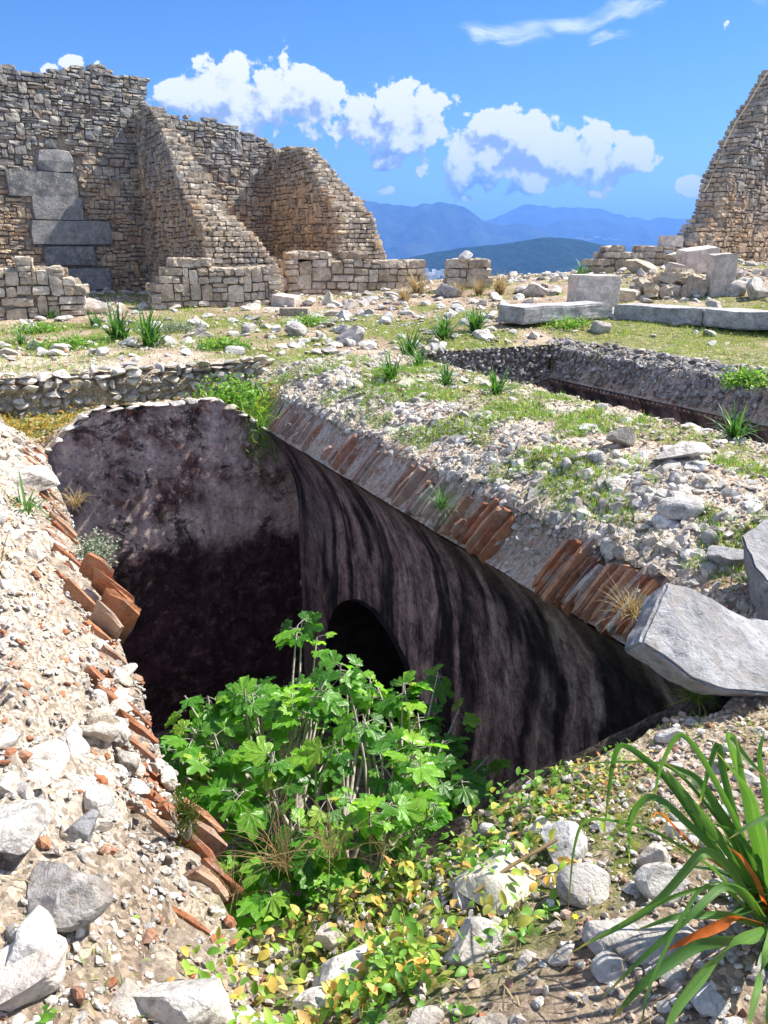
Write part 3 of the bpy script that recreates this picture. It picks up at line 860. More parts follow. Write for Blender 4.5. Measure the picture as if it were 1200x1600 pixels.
# passage behind the arched doorway
def tun(u, v):
    ang = np.clip(v, 0, math.pi); y = ACN - np.cos(ang) * ACR; z = ACZ + np.sin(ang) * ACR - np.where(v < 0, -v, 0) - np.where(v > math.pi, v - math.pi, 0)
    return NC + RV - .05 + u, y, z
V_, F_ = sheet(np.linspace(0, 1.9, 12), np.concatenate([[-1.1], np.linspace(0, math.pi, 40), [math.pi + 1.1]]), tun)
obj('doorway_passage', V_, F_, PSHADE, cist, True)
obj('passage_end', np.array([(NC + RV + 1.84, 5.2, -4.6), (NC + RV + 1.84, 8.1, -4.6), (NC + RV + 1.84, 8.1, -2), (NC + RV + 1.84, 5.2, -2)]), np.array([[0, 1, 2, 3]]), PSHADE, cist)
# ring of stones round the doorway
P_, R_, S_ = [], [], []
for k in range(22):
    th = math.pi * (k + .5) / 22
    P_.append((NC + RV + .06, ACN - math.cos(th) * (ACR + .09), ACZ + math.sin(th) * (ACR + .09))); R_.append(eul([th - math.pi / 2], [0], [0])[0] if 0 else eul([math.pi / 2 - th], [0], [0])[0]); S_.append((.12, .165, .16))
RING_STONES = (np.array(P_), np.array(R_), np.array(S_))
# near wall and pit floor (fallen rubble and soil heaped against the near side)
V_, F_ = sheet(np.linspace(-.1, 3.6, 90), np.linspace(0, 1, 60), lambda u, v: (u, A0 + .02 + .05 * fbm(u * 3, v * 3, 4, 66), H0(u, A0 * .995 + 0 * u) - .02 + v * -4.2))
obj('near_wall', V_, F_, RUBM, cist, True)


def ZF(n, a):
    t = np.clip((a - A0) / 2.7, 0, 1)
    corner = np.exp(-((n - .75) / .6) ** 2)
    return -.62 - (.15 + 2.1 * t ** .8) - 1.2 * ss(a, 3.6, 5.5) - .5 * (1 - corner) * (1 - t) - .3 * ss(a, 4.5, 6) + .08 * fbm(n * 2, a * 2, 4, 67)


V_, F_ = sheet(np.linspace(-.2, 3.7, 70), np.linspace(A0 - .1, A1 + .2, 120), lambda n, a: (n, a, ZF(n, a)))
obj('rubble_floor', V_, F_, RUBM, cist, True)

# broken faces of the vault: mortar with the ribs of the pitched bricks
def face(sgn):
    prof = ([0, .03, .2, .3, .42], [-.515, -.48, -.08, -.03, .0]) if sgn > 1 else ([0, .035, .33, .42], [-.515, -.49, -.125, -.08]) if sgn > 0 else ([0, .06, .28, .36], [-.525, -.48, -.27, -.24])
    def f(u, v):
        d = v; z = I(v, *prof)
        rib = .050 * fbm(u * 12.5 + v * 3.5 * sgn, v * 2.0, 3, 210) + .030 * fbm(u * 3, v * 5, 4, 211) + .012 * fbm(u * 30, v * 30, 2, 212)
        rib = rib * ss(v, -.01, .06) - .025 * ss(v, .30, .42)
        e_ = N1 if sgn > 0 else N0
        if sgn > 1: e_ = M1
        sg = 1 if sgn > 0 else -1
        return e_ + sg * (d - rib * .75 + .01 + .018 * fbm(u * 2.5, v * 0, 4, 213)), u, z + rib * .65
    return sheet(np.linspace(A0 - .2, (B1 if sgn > 1 else A1) + .06, 620), np.linspace(0, .42 if sgn > 0 else .36, 36), f)
V_, F_ = face(1); obj('broken_vault_edge', V_, F_[:, ::-1], FACEM, cist, True)
V_, F_ = face(-1); obj('broken_vault_edge', V_, F_, MORTAR, cist, True)

# voussoir bricks along both broken edges of the vault
def bricks(side):
    P, R, S = [], [], []
    a = A0 + (.45 if side > 0 else .1)
    while a < A1 - .03:
        th = random.uniform(.032, .05); gap = random.uniform(.03, .06)
        dens = 1.0
        if side > 0:                                    # bare patches where the mortar hides them
            if 3.55 < a < 4.05 or random.random() < (.12 if a < 4.6 else .30): a += th + gap; continue
            slope = math.atan2(.34, .27); ln = random.uniform(.30, .44) * (1.0 + .15 * ss(5 - a, 0, 2)); cen = .5 * ln
            ln *= random.choice((.45, .7, .9, 1.0)); cen = .5 * ln + random.uniform(0, .06); dq = random.uniform(.03, .06)
            n_ = N1 - .02 + math.cos(slope) * cen + dq * .78 ; z_ = -.5 + math.sin(slope) * cen - dq * .62
            R.append((eul(0, -slope, 0)[0] @ eul(random.gauss(0, .05), 0, 0)[0])); R[-1] = eul(0, 0, random.gauss(-.20, .05))[0] @ R[-1]
            dep = random.uniform(.10, .16)
        else:
            if random.random() < .34 or 3.9 < a < 4.1: a += th + gap; continue
            slope = math.radians(46); ln = random.uniform(.14, .34); cen = .5 * ln
            out = random.uniform(-.075, -.015)
            n_ = N0 + .0 - math.cos(slope) * cen + out; z_ = -.525 + math.sin(slope) * cen + random.uniform(-.02, .012)
            R.append(eul(0, 0, random.gauss(-.55, .10))[0] @ eul(0, slope, 0)[0] @ eul(random.gauss(0, .10), 0, 0)[0])
            dep = random.uniform(.07, .11); th *= .62
        P.append((n_, a, z_)); S.append((ln, th, dep)); a += th + gap
    return np.array(P), np.array(R), np.array(S)


BR = [rbox(400 + i, random.uniform(.06, .16), .07) for i in range(8)]
bl = bricks(-1); br_ = bricks(1)
# large tiles jutting from the broken edge on the sunny side
big = [(.50, 4.55, -.40, .34, .035, .26, 1), (.47, 4.35, -.46, .26, .035, .30, 1), (.44, 4.72, -.30, .22, .03, .2, 1), (.40, 4.2, -.42, .22, .03, .2, 1),
       (.47, 2.42, -.54, .20, .035, .12, 0), (.43, 2.32, -.52, .22, .028, .14, 0), (.46, 2.22, -.57, .20, .03, .12, 0), (.40, 2.13, -.49, .16, .035, .12, 0), (.47, 2.55, -.56, .24, .028, .14, 0), (.36, 2.48, -.42, .10, .045, .07, 0)]
Pb, Rb, Sb = [], [], []
for n_, a_, z_, lx, ly, lz, s_ in big:
    Pb.append((n_, a_, z_)); Sb.append((lx, ly, lz))
    Rb.append(eul(0, 0, random.gauss(-.75 if s_ else -.5, .15))[0] @ eul(random.gauss(.1, .2), math.radians(35 if s_ else 50), 0)[0])
ex = (np.array(Pb), np.array(Rb), np.array(Sb))
emit(cist, SM, 'brick', 'brick', BR, *cat(bl, ex), BRICK, 290, 'brick_rubble', 2)
emit(cist, SM, 'brick', 'oldbrick', BR, *br_, OLDBR, 290, 'brick_rubble', 2)
# brighter exposed bricks nearer the camera on the shaded side
P_, R_, S_ = [], [], []
for a0_, k_ in ((4.15, 5), (2.75, 11)):
    for j in range(k_):
        sl_ = math.atan2(.34, .27); ln = random.uniform(.38, .46); cen = ln / 2
        cen += random.uniform(-.03, .04); dq = random.uniform(.015, .05); P_.append((N1 - .025 + math.cos(sl_) * cen + dq * .78, a0_ + j * .082, -.50 + math.sin(sl_) * cen - dq * .62)); S_.append((ln * random.uniform(.75, 1.05), random.uniform(.022, .040), .13))
        R_.append(eul(0, 0, random.gauss(-.20, .03))[0] @ eul(0, -sl_, 0)[0])
emit(cist, SM, 'brick', 'newbrick', BR, np.array(P_), np.array(R_), np.array(S_), BRICK, 290, None, 1)

# stones set in the mortar of the cistern's shoulders, cap of the end wall and arch ring
sunny = scatter(-1.2, N0 - .03, .9, 9.3, 2600, .02, .17, 3.0, lambda n, a: .3 + .7 * ss(fbm(n * 2.5, a * 2.5, 3, 200), -.2, .3), .50, (.4, .8), .5)
shady = scatter(N1 + .26, N1 + 1.15, 2.3, 10.2, 2600, .035, .16, 2.4, lambda n, a: .3 + .7 * ss(fbm(n * 2, a * 2, 3, 201), -.2, .2), .56, (.5, .9), .4)
k = 900
fd = RNG.uniform(.10, .40, k) ; fa2 = RNG.uniform(2.4, 8.8, k); fs = .02 + .06 * RNG.random(k) ** 2
fm = ss(fbm(fa2 * 1.5, fd * 3, 3, 215), -.1, .2) > .4
face_ = tuple(x[fm] for x in (np.stack([N1 + fd, fa2, I(fd, [0, .035, .33, .42], [-.5, -.47, -.12, -.08])], 1), rot_rand(k, .8), np.stack([fs, fs * .8, fs * .65], 1)))
P_, R_, S_ = [], [], []
nn = N0 - .05
while nn < N1:
    w_ = random.uniform(.09, .2)
    for row in range(2):
        P_.append((nn + w_ / 2 + random.uniform(-.03, .03), A1 - .0 + row * .14 + random.uniform(-.02, .02), float(archtop(nn + w_ / 2)) + .0 - row * .05 + random.uniform(-.015, .02))); S_.append((w_, random.uniform(.12, .2), random.uniform(.05, .09)))
        R_.append(eul(random.gauss(0, .1), random.gauss(-.0, .1) + .35 * (nn - NC) / 1.2, random.gauss(0, .15))[0])
    nn += w_
cap = (np.array(P_), np.array(R_), np.array(S_))
allst = cat(sunny, cap)
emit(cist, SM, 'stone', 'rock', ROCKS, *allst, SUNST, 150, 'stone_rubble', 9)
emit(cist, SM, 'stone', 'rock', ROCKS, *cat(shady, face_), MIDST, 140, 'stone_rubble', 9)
sunny = cat(sunny, scatter(-.9, N0 - .06, .35, 8.8, 1000, .05, .20, 1.7, None, .60, (.5, .9), .5))
fin = scatter(-1.0, N0, .2, 9.3, 16000, .008, .036, 2.0, None, .42)
fin2 = scatter(N1 + .25, N1 + 1.2, 2.3, 10.2, 2500, .015, .04, 1.5, None, .2)
emit(cist, SM, 'pebble', 'peb', PEBS, *cat(fin, fin2), WHITE, 0, 'pebble_rubble')
# terracotta crumbs on the sunny shoulder
ter = scatter(-.6, N0, .8, 6, 420, .015, .06, 2, None, .3)
emit(cist, SM, 'brick', 'peb', PEBS, *ter, BRICK, 60, 'brick_rubble', 10)

# ------------------------------------------------------------------ far cistern (thing)
cis2 = empty('second_cistern', (0, 0, 0), PSI)
tag(cis2, 'second open vaulted cistern parallel to the first, its rubble edge below the green turf', 'cistern')
N2 = (M0 + M1) / 2
R2 = 1.85
def v2(sgn):
    p0 = math.acos(1.5 / R2); RV = R2
    def f(u, v):
        ph = p0 - np.minimum(v, ARC) / RV
        return N2 + sgn * (RV * np.cos(ph) + .02 * fbm(u * 3, v * 3, 4, 68)), u, ZS + RV * np.sin(ph) - np.maximum(v - ARC, 0)
    return sheet(np.linspace(B0, B1 + .02, 200), np.linspace(0, ARC + 2, 60), f)
for s_ in (1, -1):
    V_, F_ = v2(s_); obj('vault', V_, F_ if s_ < 0 else F_[:, ::-1], VL, cis2, True)
V_, F_ = sheet(np.linspace(M0 - .45, M1 + .45, 100), np.linspace(-3, .02, 90), lambda u, v: (u, B1 + .03 + .04 * fbm(u * 4, v * 4, 4, 69) - .03 * cellb(u * 9, v * 9, 70), v))
obj('end_wall', V_, F_, RUBM, cis2, True)
V_, F_ = sheet(np.linspace(B0, B1 + .05, 60), np.linspace(-.6, .0, 12), lambda u, v: (M0 + .01 + .05 * v, u, v))
obj('near_edge', V_, F_, RUBM, cis2, True)
V_, F_ = sheet(np.linspace(M0 - .5, M1 + .5, 12), np.linspace(B0, B1 + .1, 30), lambda u, v: (u, v, -3 + .1 * fbm(u, v, 3, 71)))
obj('floor', V_, F_, RUBM, cis2, True)
V_, F_ = sheet(np.linspace(M0 - .5, M1 + .5, 12), np.linspace(-3, 0, 12), lambda u, v: (u, B0 + 0 * u, v)); obj('near_wall', V_, F_[:, ::-1], RUBM, cis2, True)
P_, R_, S_ = [], [], []
a = 4.0
while a < B1:
    th = random.uniform(.035, .055); ln = random.uniform(.26, .42); sl_ = math.radians(60)
    P_.append((M1 + .05 + math.cos(sl_) * ln / 2, a, -.60 + math.sin(sl_) * ln / 2)); S_.append((ln, th, .14)); R_.append(eul(0, 0, random.gauss(-.2, .06))[0] @ eul(0, -sl_, 0)[0])
    a += th + random.uniform(.03, .06)
emit(cis2, SM, 'brick', 'oldbrick', BR, np.array(P_), np.array(R_), np.array(S_), OLDBR, 290, 'brick_rubble', 2)
s1_ = scatter(M1 + .15, M1 + .62, 2.5, B1 + .3, 1100, .05, .15, 1.6, None, .25)
V_, F_ = face(2); obj('broken_vault_edge', V_, F_[:, ::-1], FACEM, cis2, True)
k = 2200
fd = RNG.uniform(.03, .36, k); fa2 = RNG.uniform(2.5, B1, k); fs = RNG.uniform(.035, .11, k)
s2_ = (np.stack([M1 + fd, fa2, I(fd, [0, .03, .2, .42], [-.5, -.46, -.07, .02])], 1), rot_rand(k, .8), np.stack([fs, fs * .8, fs * .65], 1))
k = 1300
u_ = RNG.uniform(M0 - .3, M1 + .3, k); z_ = RNG.uniform(-1.2, .05, k)
sw = RNG.uniform(.05, .14, k)
ew = (np.stack([u_, np.full(k, B1 - .0), z_], 1), rot_rand(k, .6), np.stack([sw, sw * .7, sw * .7], 1))
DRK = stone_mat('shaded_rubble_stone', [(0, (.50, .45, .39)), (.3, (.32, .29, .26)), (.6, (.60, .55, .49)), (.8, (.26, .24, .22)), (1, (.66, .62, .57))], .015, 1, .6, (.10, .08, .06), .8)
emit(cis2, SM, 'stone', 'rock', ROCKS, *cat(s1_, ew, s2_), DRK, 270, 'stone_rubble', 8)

# ------------------------------------------------------------------ rubble retaining wall behind the near cistern
rw = empty('rubble_wall', (0, 0, 0), PSI)
tag(rw, 'low rubble retaining wall of pale stones behind the end wall of the fig tree cistern', 'wall')
V_, F_ = sheet(np.linspace(-4.5, 3.5, 160), np.linspace(0, 1, 24), lambda u, v: (u, 10.36 + .03 * fbm(u * 4, v * 3, 4, 72) + .03 * v, -.42 + v * (H0(u, 10.5 + 0 * u) + .42)))
obj('mortar', V_, F_, RUBM, rw, True)
P_, R_, S_ = [], [], []
z = -.38
while z < .14:
    h_ = random.uniform(.07, .13); u = -3.2 - random.uniform(0, .2)
    while u < 3.5:
        l_ = random.uniform(.08, .24)
        hh = h_ * random.uniform(.75, 1.1)
        if random.random() < .93:
            P_.append((u + l_ / 2, 10.30 + random.uniform(-.05, .05), z + h_ / 2 + .05 * float(fbm(u * 2, z * 4, 3, 220)) + random.uniform(-.02, .02))); S_.append((l_ * .97, .2, hh * random.uniform(.8, 1.35))); R_.append(eul(random.gauss(0, .25), random.gauss(0, .22), random.gauss(0, .3))[0])
        u += l_
    z += h_
emit(rw, SM, 'stone', 'rock', ROCKS, np.array(P_), np.array(R_), np.array(S_) * np.array([1.08, 1, 1.12]), MIDST, 290, 'stone_rubble', 6)

# ------------------------------------------------------------------ stones lying in and on the ground
midtop = scatter(N1 + 1.1, M0 + .05, 2.2, 10.6, 1900, .03, .24, 3.6, lambda n, a: .15 + .85 * ss(fbm(n * 1.6, a * 1.6, 4, 202), -.15, .25), .60, (.35, .6), .10)
def farmask(n, a):
    x, y = to_w(n, a); return ((y > 9.8) & (a > 10.45) | (n > M1 + .9)) * (.35 + .65 * ss(fbm(n * .7, a * .7, 4, 55), -.1, .2)) * (y < 26) * (1 - .9 * (n > M1 + .9) * (y < 15.5))
far_ = scatter(-9, 26, 2, 27, 12000, .05, .40, 4.0, farmask, .3, (.4, .8), .25)
nearm = scatter(-.8, 4.5, -1.0, 2.5, 1700, .02, .11, 3.0, lambda n, a: (a < A0) | (n > N1), .3, (.45, .85), .3)
emit(ground, SM, 'stone', 'rock', ROCKS, *cat(midtop, far_, nearm), WHITE, 295, 'loose_stones', 10)
grv = scatter(-1.0, 4.2, -1.2, 2.3, 32000, .006, .036, 2.4, lambda n, a: (.35 + .65 * ss(fbm(n * 2, a * 2, 3, 56), -.3, .2)) * ((a < A0) | (n > N1)), .15, (.5, .9), .5)
grv2 = scatter(N1 + .5, M0, 2.2, 10.6, 9000, .012, .05, 2, None, .4)
grv3 = scatter(-7, 22, 8, 24, 9000, .03, .09, 2, farmask, .2)
emit(ground, SM, 'stone', 'peb', PEBS, *cat(grv, grv2, grv3), GRAV, 0, 'gravel')
print('setting done')

# ------------------------------------------------------------------ masonry walls (each a thing of its own)


def px_on(P0, d, px, py):
    """where the sight line of a photo point meets the vertical plane through P0 along d -> (s, z)"""
    r = pdir(px, py); A = np.array([[d[0], -r[0]], [d[1], -r[1]]]); s, t = np.linalg.solve(A, -np.array(P0[:2]))
    return s, EYE[2] + r[2] * t


def wall(name, label, P0, ang, length, T_, prof, m, endm=None, h=(.11, .19), l=(.16, .42), zb=None, faces=('front', 'endR', 'endL', 'back'), holes=(), marble=(), lim=290, core=CORE, cat_='ruined wall', minpx=5.5, s0=0.0, jit=.02, topst=False, batter=0.0, pxprof=True, tallp=.20):
    d = (math.cos(ang), math.sin(ang)); Pt = np.array([P0[0], P0[1]])
    if pxprof:
        sz = [px_on(Pt, d, *p) for p in prof]
        sz.sort(); s_ = np.array([q_[0] for q_ in sz]); z_ = np.array([q_[1] for q_ in sz])
    else:
        s_ = np.array([q_[0] for q_ in prof]); z_ = np.array([q_[1] for q_ in prof])
    n_, a_ = to_s(*P0)
    if zb is None: zb = float(H0(n_, a_)) - .12
    jg = .16 if cat_ == 'ruined wall' and max(z_) > 2.5 else .05
    if 'lone' in label: jg = .42
    def top(s): return float(I(s, s_, z_)) - zb + jg * float(fbm(s * 2.2 + P0[0], P0[1], 3, 77))
    e = empty(name, (P0[0], P0[1], zb), ang); tag(e, label, cat_)
    Wm = np.array(Matrix.Translation((P0[0], P0[1], zb)) @ Matrix.Rotation(ang, 4, 'Z'))
    # core
    su = np.linspace(s0, length, max(8, int(length * 7))); tv = np.array([max(top(s) - .16, .03) for s in su]); k = len(su)
    TZ = (lambda z_: float(I(z_ + zb, *T_))) if isinstance(T_, tuple) else (lambda z_: T_)
    T0 = TZ(0)
    V, F = [], []
    for i in range(k):
        ins = .1
        V += [(su[i], ins, 0), (su[i], ins, tv[i]), (su[i], max(TZ(tv[i]) - ins, ins + .02), tv[i]), (su[i], T0 - ins, 0)]
    for i in range(k - 1):
        b_ = i * 4; c_ = b_ + 4
        F += [(b_, c_, c_ + 1, b_ + 1), (b_ + 1, c_ + 1, c_ + 2, b_ + 2), (b_ + 2, c_ + 2, c_ + 3, b_ + 3)]
    F += [(0, 1, 2, 3), (k * 4 - 1, k * 4 - 2, k * 4 - 3, k * 4 - 4)]
    V = np.array(V, float); V[0:4, 0] += .1; V[-4:, 0] -= .1
    obj('core', V, np.array(F), core, e)
    # marble blocks
    mrect = []
    for x0, y0, x1, y1, rnd_ in marble:
        sa, za = px_on(Pt, d, x0, y1); sb, zb2 = px_on(Pt, d, x1, y0); za -= zb; zb2 -= zb
        mrect.append((sa, za, sb, zb2))
        v_, f_ = rbox(int(x0 + y0), .16 if rnd_ else .035, .015)
        v2_ = v_ * np.array([sb - sa - .02, .34, zb2 - za - .02]) + np.array([(sa + sb) / 2, .10, (za + zb2) / 2])
        obj('marble_block', v2_, f_, MARBLE, e)
    hr = []
    for x0, y0, x1, y1 in holes:
        sa, za = px_on(Pt, d, x0, y1); sb, zb2 = px_on(Pt, d, x1, y0); hr.append((sa, za - zb, sb, zb2 - zb))
    P, R, S, E = [], [], [], []; tall = {}
    z = 0.0; ztop = max(top(s) for s in np.linspace(s0, length, 80))
    def put(p, s, r, end=0): P.append(p); S.append(s); R.append(r); E.append(end)
    while z < ztop:
        hh = random.uniform(*h); bat = batter * z
        T1 = TZ(z + hh / 2)
        ex = lambda s: s0 <= s <= length and top(s) > z + hh * .45
        for side in ('front', 'back'):
            if side not in faces: continue
            s = s0 + random.uniform(-.1, 0)
            while s < length:
                lw = l[0] + (l[1] - l[0]) * random.random() ** 1.6; blk = tall.get((side, 'now'), [])
                hit = next((b for b in blk if b[0] - .03 < s < b[1] - .02), None)
                if hit: s = hit[1]; continue
                nx = min([b[0] for b in blk if b[0] >= s], default=1e9)
                if s + lw > nx:
                    if nx - s < .06: s = nx + .001; continue
                    lw = nx - s
                mid = s + lw / 2
                if ex(mid):
                    bad = any(x0 < mid < x1 and y0 < z + hh / 2 < y1 for x0, y0, x1, y1 in hr)
                    inm = any(x0 - lw * .3 < mid < x1 + lw * .3 and y0 - .0 < z + hh / 2 < y1 + .0 for x0, y0, x1, y1 in mrect)
                    if not bad and not (inm and side == 'front'):
                        dep = random.uniform(.2, .3); pr = random.uniform(-jit, jit * 1.3)
                        yy_ = dep / 2 + pr if side == 'front' else T1 - dep / 2 - pr
                        zz_ = z + hh / 2 + .07 * float(fbm(mid * 1.1 + P0[0], z * .8, 3, 33)) + random.gauss(0, .008)
                        if random.random() < tallp and ex(mid) and top(mid) > z + hh * 1.9:
                            put((mid, yy_, zz_ + hh * .48), (lw - .012, dep, hh * 1.92), eul(random.gauss(0, .02), random.gauss(0, .03), random.gauss(0, .03))[0])
                            tall.setdefault((side, 'next'), []).append((s, s + lw))
                        elif hh > np.mean(h) and random.random() < .3:
                            put((mid, yy_, zz_ - hh / 4), (lw - .012, dep, hh / 2 - .012), eul(random.gauss(0, .02), random.gauss(0, .03), random.gauss(0, .03))[0])
                            put((mid, yy_, zz_ + hh / 4), (lw - .012, dep, hh / 2 - .012), eul(random.gauss(0, .02), random.gauss(0, .03), random.gauss(0, .03))[0])
                        else:
                            put((mid, yy_, zz_), (lw - .012, dep, hh * random.uniform(.9, 1.0) - .01), eul(random.gauss(0, .025), random.gauss(0, .03), random.gauss(0, .04))[0])
                s += lw
        for side in ('front', 'back'): tall[(side, 'now')] = tall.pop((side, 'next'), [])
        # broken ends: rows of stones across the thickness
        ss_ = np.linspace(s0, length, 240); exv = np.array([ex(v_) for v_ in ss_])
        for i in range(1, len(ss_) + 1):
            endR = exv[i - 1] and (i == len(ss_) or not exv[i]); st = ss_[i - 1]
            endL = i < len(ss_) and exv[i] and not exv[i - 1]
            if i == 1 and exv[0]: endL = True; 
            for fl, sgn, sp_ in ((endR and 'endR' in faces, 1, st), (endL and 'endL' in faces, -1, ss_[i] if i < len(ss_) and not (i == 1 and exv[0]) else st)):
                if not fl: continue
                y_ = .02
                while y_ < T1 - .05:
                    lw = random.uniform(l[0], l[1] * .8); dep = random.uniform(.2, .36)
                    lw = min(lw, T1 - y_)
                    if lw > .05:
                        put((sp_ - sgn * (dep / 2 - random.uniform(0, .07)), y_ + lw / 2, z + hh / 2), (dep, lw - .012, hh * random.uniform(.85, 1.02) - .01), eul(random.gauss(0, .05), random.gauss(0, .05), random.gauss(0, .09))[0], 1)
                    y_ += lw
        if topst:
            for s in np.arange(s0 + .1, length, .22):
                if ex(s) and not top(s) > z + hh * 1.45:
                    y_ = .25
                    while y_ < T1 - .25:
                        lw = random.uniform(.15, .3); put((s, y_ + lw / 2, z + hh / 2), (.22, lw, hh * random.uniform(.7, 1.05)), eul(random.gauss(0, .06), random.gauss(0, .06), random.gauss(0, .15))[0], 1); y_ += lw
        z += hh
    P, R, S, E = np.array(P), np.array(R), np.array(S), np.array(E)
    if endm is None:
        emit(e, Wm, 'stone', 'blk', BLOCKS, P, R, S, m, lim, 'stone_facing', minpx, False)
    else:
        k0 = E == 0; f0 = max(20, min(lim - 20, int(lim * k0.sum() / len(E))))
        emit(e, Wm, 'stone', 'blk', BLOCKS, P[k0], R[k0], S[k0], m, f0, 'stone_facing', minpx, False)
        emit(e, Wm, 'stone', 'blk', BLOCKS, P[~k0], R[~k0], S[~k0], endm, lim - f0, 'broken_core_stones', minpx, False)
    return e


NA = math.atan2(.6, .8)                 # castle grid
SA = math.atan2(-.854, .52)
wall('castle_wall', 'tall grey brown castle wall with big marble blocks set low in its face', (-13.0, 19.5), NA, 7.9, 1.4,
     [(-160, 96), (-60, 94), (0, 98), (20, 104), (38, 112), (75, 116), (80, 109), (104, 108), (107, 101), (150, 103), (168, 110), (200, 119), (226, 125), (244, 142), (258, 155), (270, 170)],
     GREYW, faces=('front', 'endR'), holes=[(60, 210, 78, 224), (92, 208, 106, 232), (0, 205, 8, 222), (134, 172, 146, 182), (155, 270, 162, 274)],
     marble=[(58, 234, 114, 269, 1), (12, 270, 120, 307, 0), (52, 308, 128, 344, 0), (50, 345, 172, 383, 0), (70, 384, 148, 416, 0), (100, 418, 172, 455, 0)], l=(.12, .44), h=(.09, .15))
wall('castle_wall', 'dark castle wall stretch seen in the bay between the two broken spurs', (-6.7, 24.55), NA, 4.6, 1.3,
     [(240, 168), (258, 172), (270, 178), (288, 186), (300, 188), (328, 186), (338, 184), (342, 193), (370, 198), (384, 205), (400, 216), (416, 219), (430, 233), (450, 238), (470, 240)], GREYW, faces=('front',), l=(.14, .44), h=(.10, .17))
wall('broken_spur_wall', 'tall broken spur beside the marble blocks, its pale torn end stepping down', (-7.05, 24.0), SA, 5.3, ([1, 1.5, 2.2, 3, 4.7, 6], [2.0, 1.6, 1.1, .8, .45, .4]),
     [(226, 160), (234, 172), (242, 188), (250, 206), (258, 228), (266, 250), (276, 276), (286, 302), (298, 328), (310, 352), (324, 376), (338, 396), (352, 404), (380, 412)], GREYW, TANW, h=(.1, .16), l=(.13, .3), topst=True)
wall('broken_spur_wall', 'second broken spur, nearer the mountains, descending behind a low block wall', (-3.65, 26.8), SA, 4.4, ([1, 2, 3.2, 4, 5], [1.8, 1.4, 1.0, .6, .5]),
     [(436, 240), (442, 236), (466, 234), (476, 246), (486, 264), (498, 290), (510, 314), (524, 338), (538, 358), (552, 376), (568, 392), (590, 402)], GREYW, TANW, h=(.1, .165), l=(.14, .32), topst=True)
wall('low_wall', 'low pale wall stub under the marble blocks beside two orange boulders', (-9.3, 15.6), .42, 3.2, .9,
     [(-80, 415), (0, 420), (28, 411), (46, 407), (60, 418), (92, 423), (104, 430), (112, 445)], TANW, h=(.12, .24), l=(.2, .5), topst=True, minpx=4)
wall('low_wall', 'low ruined wall stub at the foot of the taller spur', (-5.15, 18.0), .42, 2.9, .9,
     [(244, 470), (250, 445), (262, 424), (272, 411), (330, 408), (400, 414), (425, 424), (440, 428), (450, 446), (456, 470)], TANW, h=(.12, .22), l=(.16, .42), topst=True, minpx=4)
wall('low_wall', 'low wall of large squared blocks below the second spur, ending before the dry grass', (-2.55, 21.6), .42, 4.1, 1.0,
     [(474, 402), (486, 396), (510, 398), (524, 403), (560, 399), (600, 402), (650, 403), (660, 410)], TANW, h=(.17, .27), l=(.25, .66), topst=True, minpx=4)
wall('low_wall', 'low rough wall running out from the foot of the lone wall toward the valley', (6.2, 23.2), .35, 4.0, .8,
     [(920, 412), (930, 402), (958, 398), (966, 389), (1010, 387), (1080, 385), (1110, 380)], TANW, h=(.12, .2), l=(.18, .45), minpx=4, topst=True)
wall('castle_wall', 'lone tall castle wall with a curving broken edge and a rope down its side', (9.35, 24.3), .60, 7.0, .9,
     [(1074, 394), (1084, 386), (1098, 362), (1124, 330), (1131, 300), (1140, 270), (1152, 246), (1164, 224), (1176, 204), (1187, 186), (1197, 170), (1208, 152), (1220, 132), (1234, 114), (1264, 100), (1344, 70)],
     GREYW, TANW, holes=[(1118, 343, 1134, 358), (1192, 236, 1206, 280)], h=(.10, .16), l=(.12, .42), faces=('front', 'endL'), topst=True)
p = ground_at(735, 452)
wall('ruin_stump', 'small stump of stacked blocks between the dry grass tufts at the cliff edge', (p[0] - .55, p[1] + .1), .05, 1.15, .8,
     [(702, 425), (708, 412), (722, 406), (745, 408), (764, 412), (768, 430)], TANW, h=(.2, .28), l=(.3, .55), topst=True, minpx=4)

# ropes
def tube(name, pts, r, m, parent=None, label=None, cat_=None, seg=6):
    pts = np.array(pts, float); k = len(pts); rr_ = np.broadcast_to(np.asarray(r, float), (k,))
    tg = np.gradient(pts, axis=0); tg /= np.linalg.norm(tg, axis=1)[:, None] + 1e-9
    ref = np.where(np.abs(tg[:, 2:3]) > .9, [[1, 0, 0]], [[0, 0, 1]]); x = np.cross(ref, tg); x /= np.linalg.norm(x, axis=1)[:, None]; y = np.cross(tg, x)
    an = np.linspace(0, 2 * math.pi, seg, endpoint=False)
    V = pts[:, None] + rr_[:, None, None] * (np.cos(an)[None, :, None] * x[:, None] + np.sin(an)[None, :, None] * y[:, None])
    i = np.arange(k * seg).reshape(k, seg); j = np.roll(i, -1, 1)
    F = np.stack([i[:-1], j[:-1], j[1:], i[1:]], -1).reshape(-1, 4)
    if name is None: return V.reshape(-1, 3), F
    o = obj(name, V.reshape(-1, 3), F, m, parent, True)
    if label: tag(o, label, cat_)
    return o


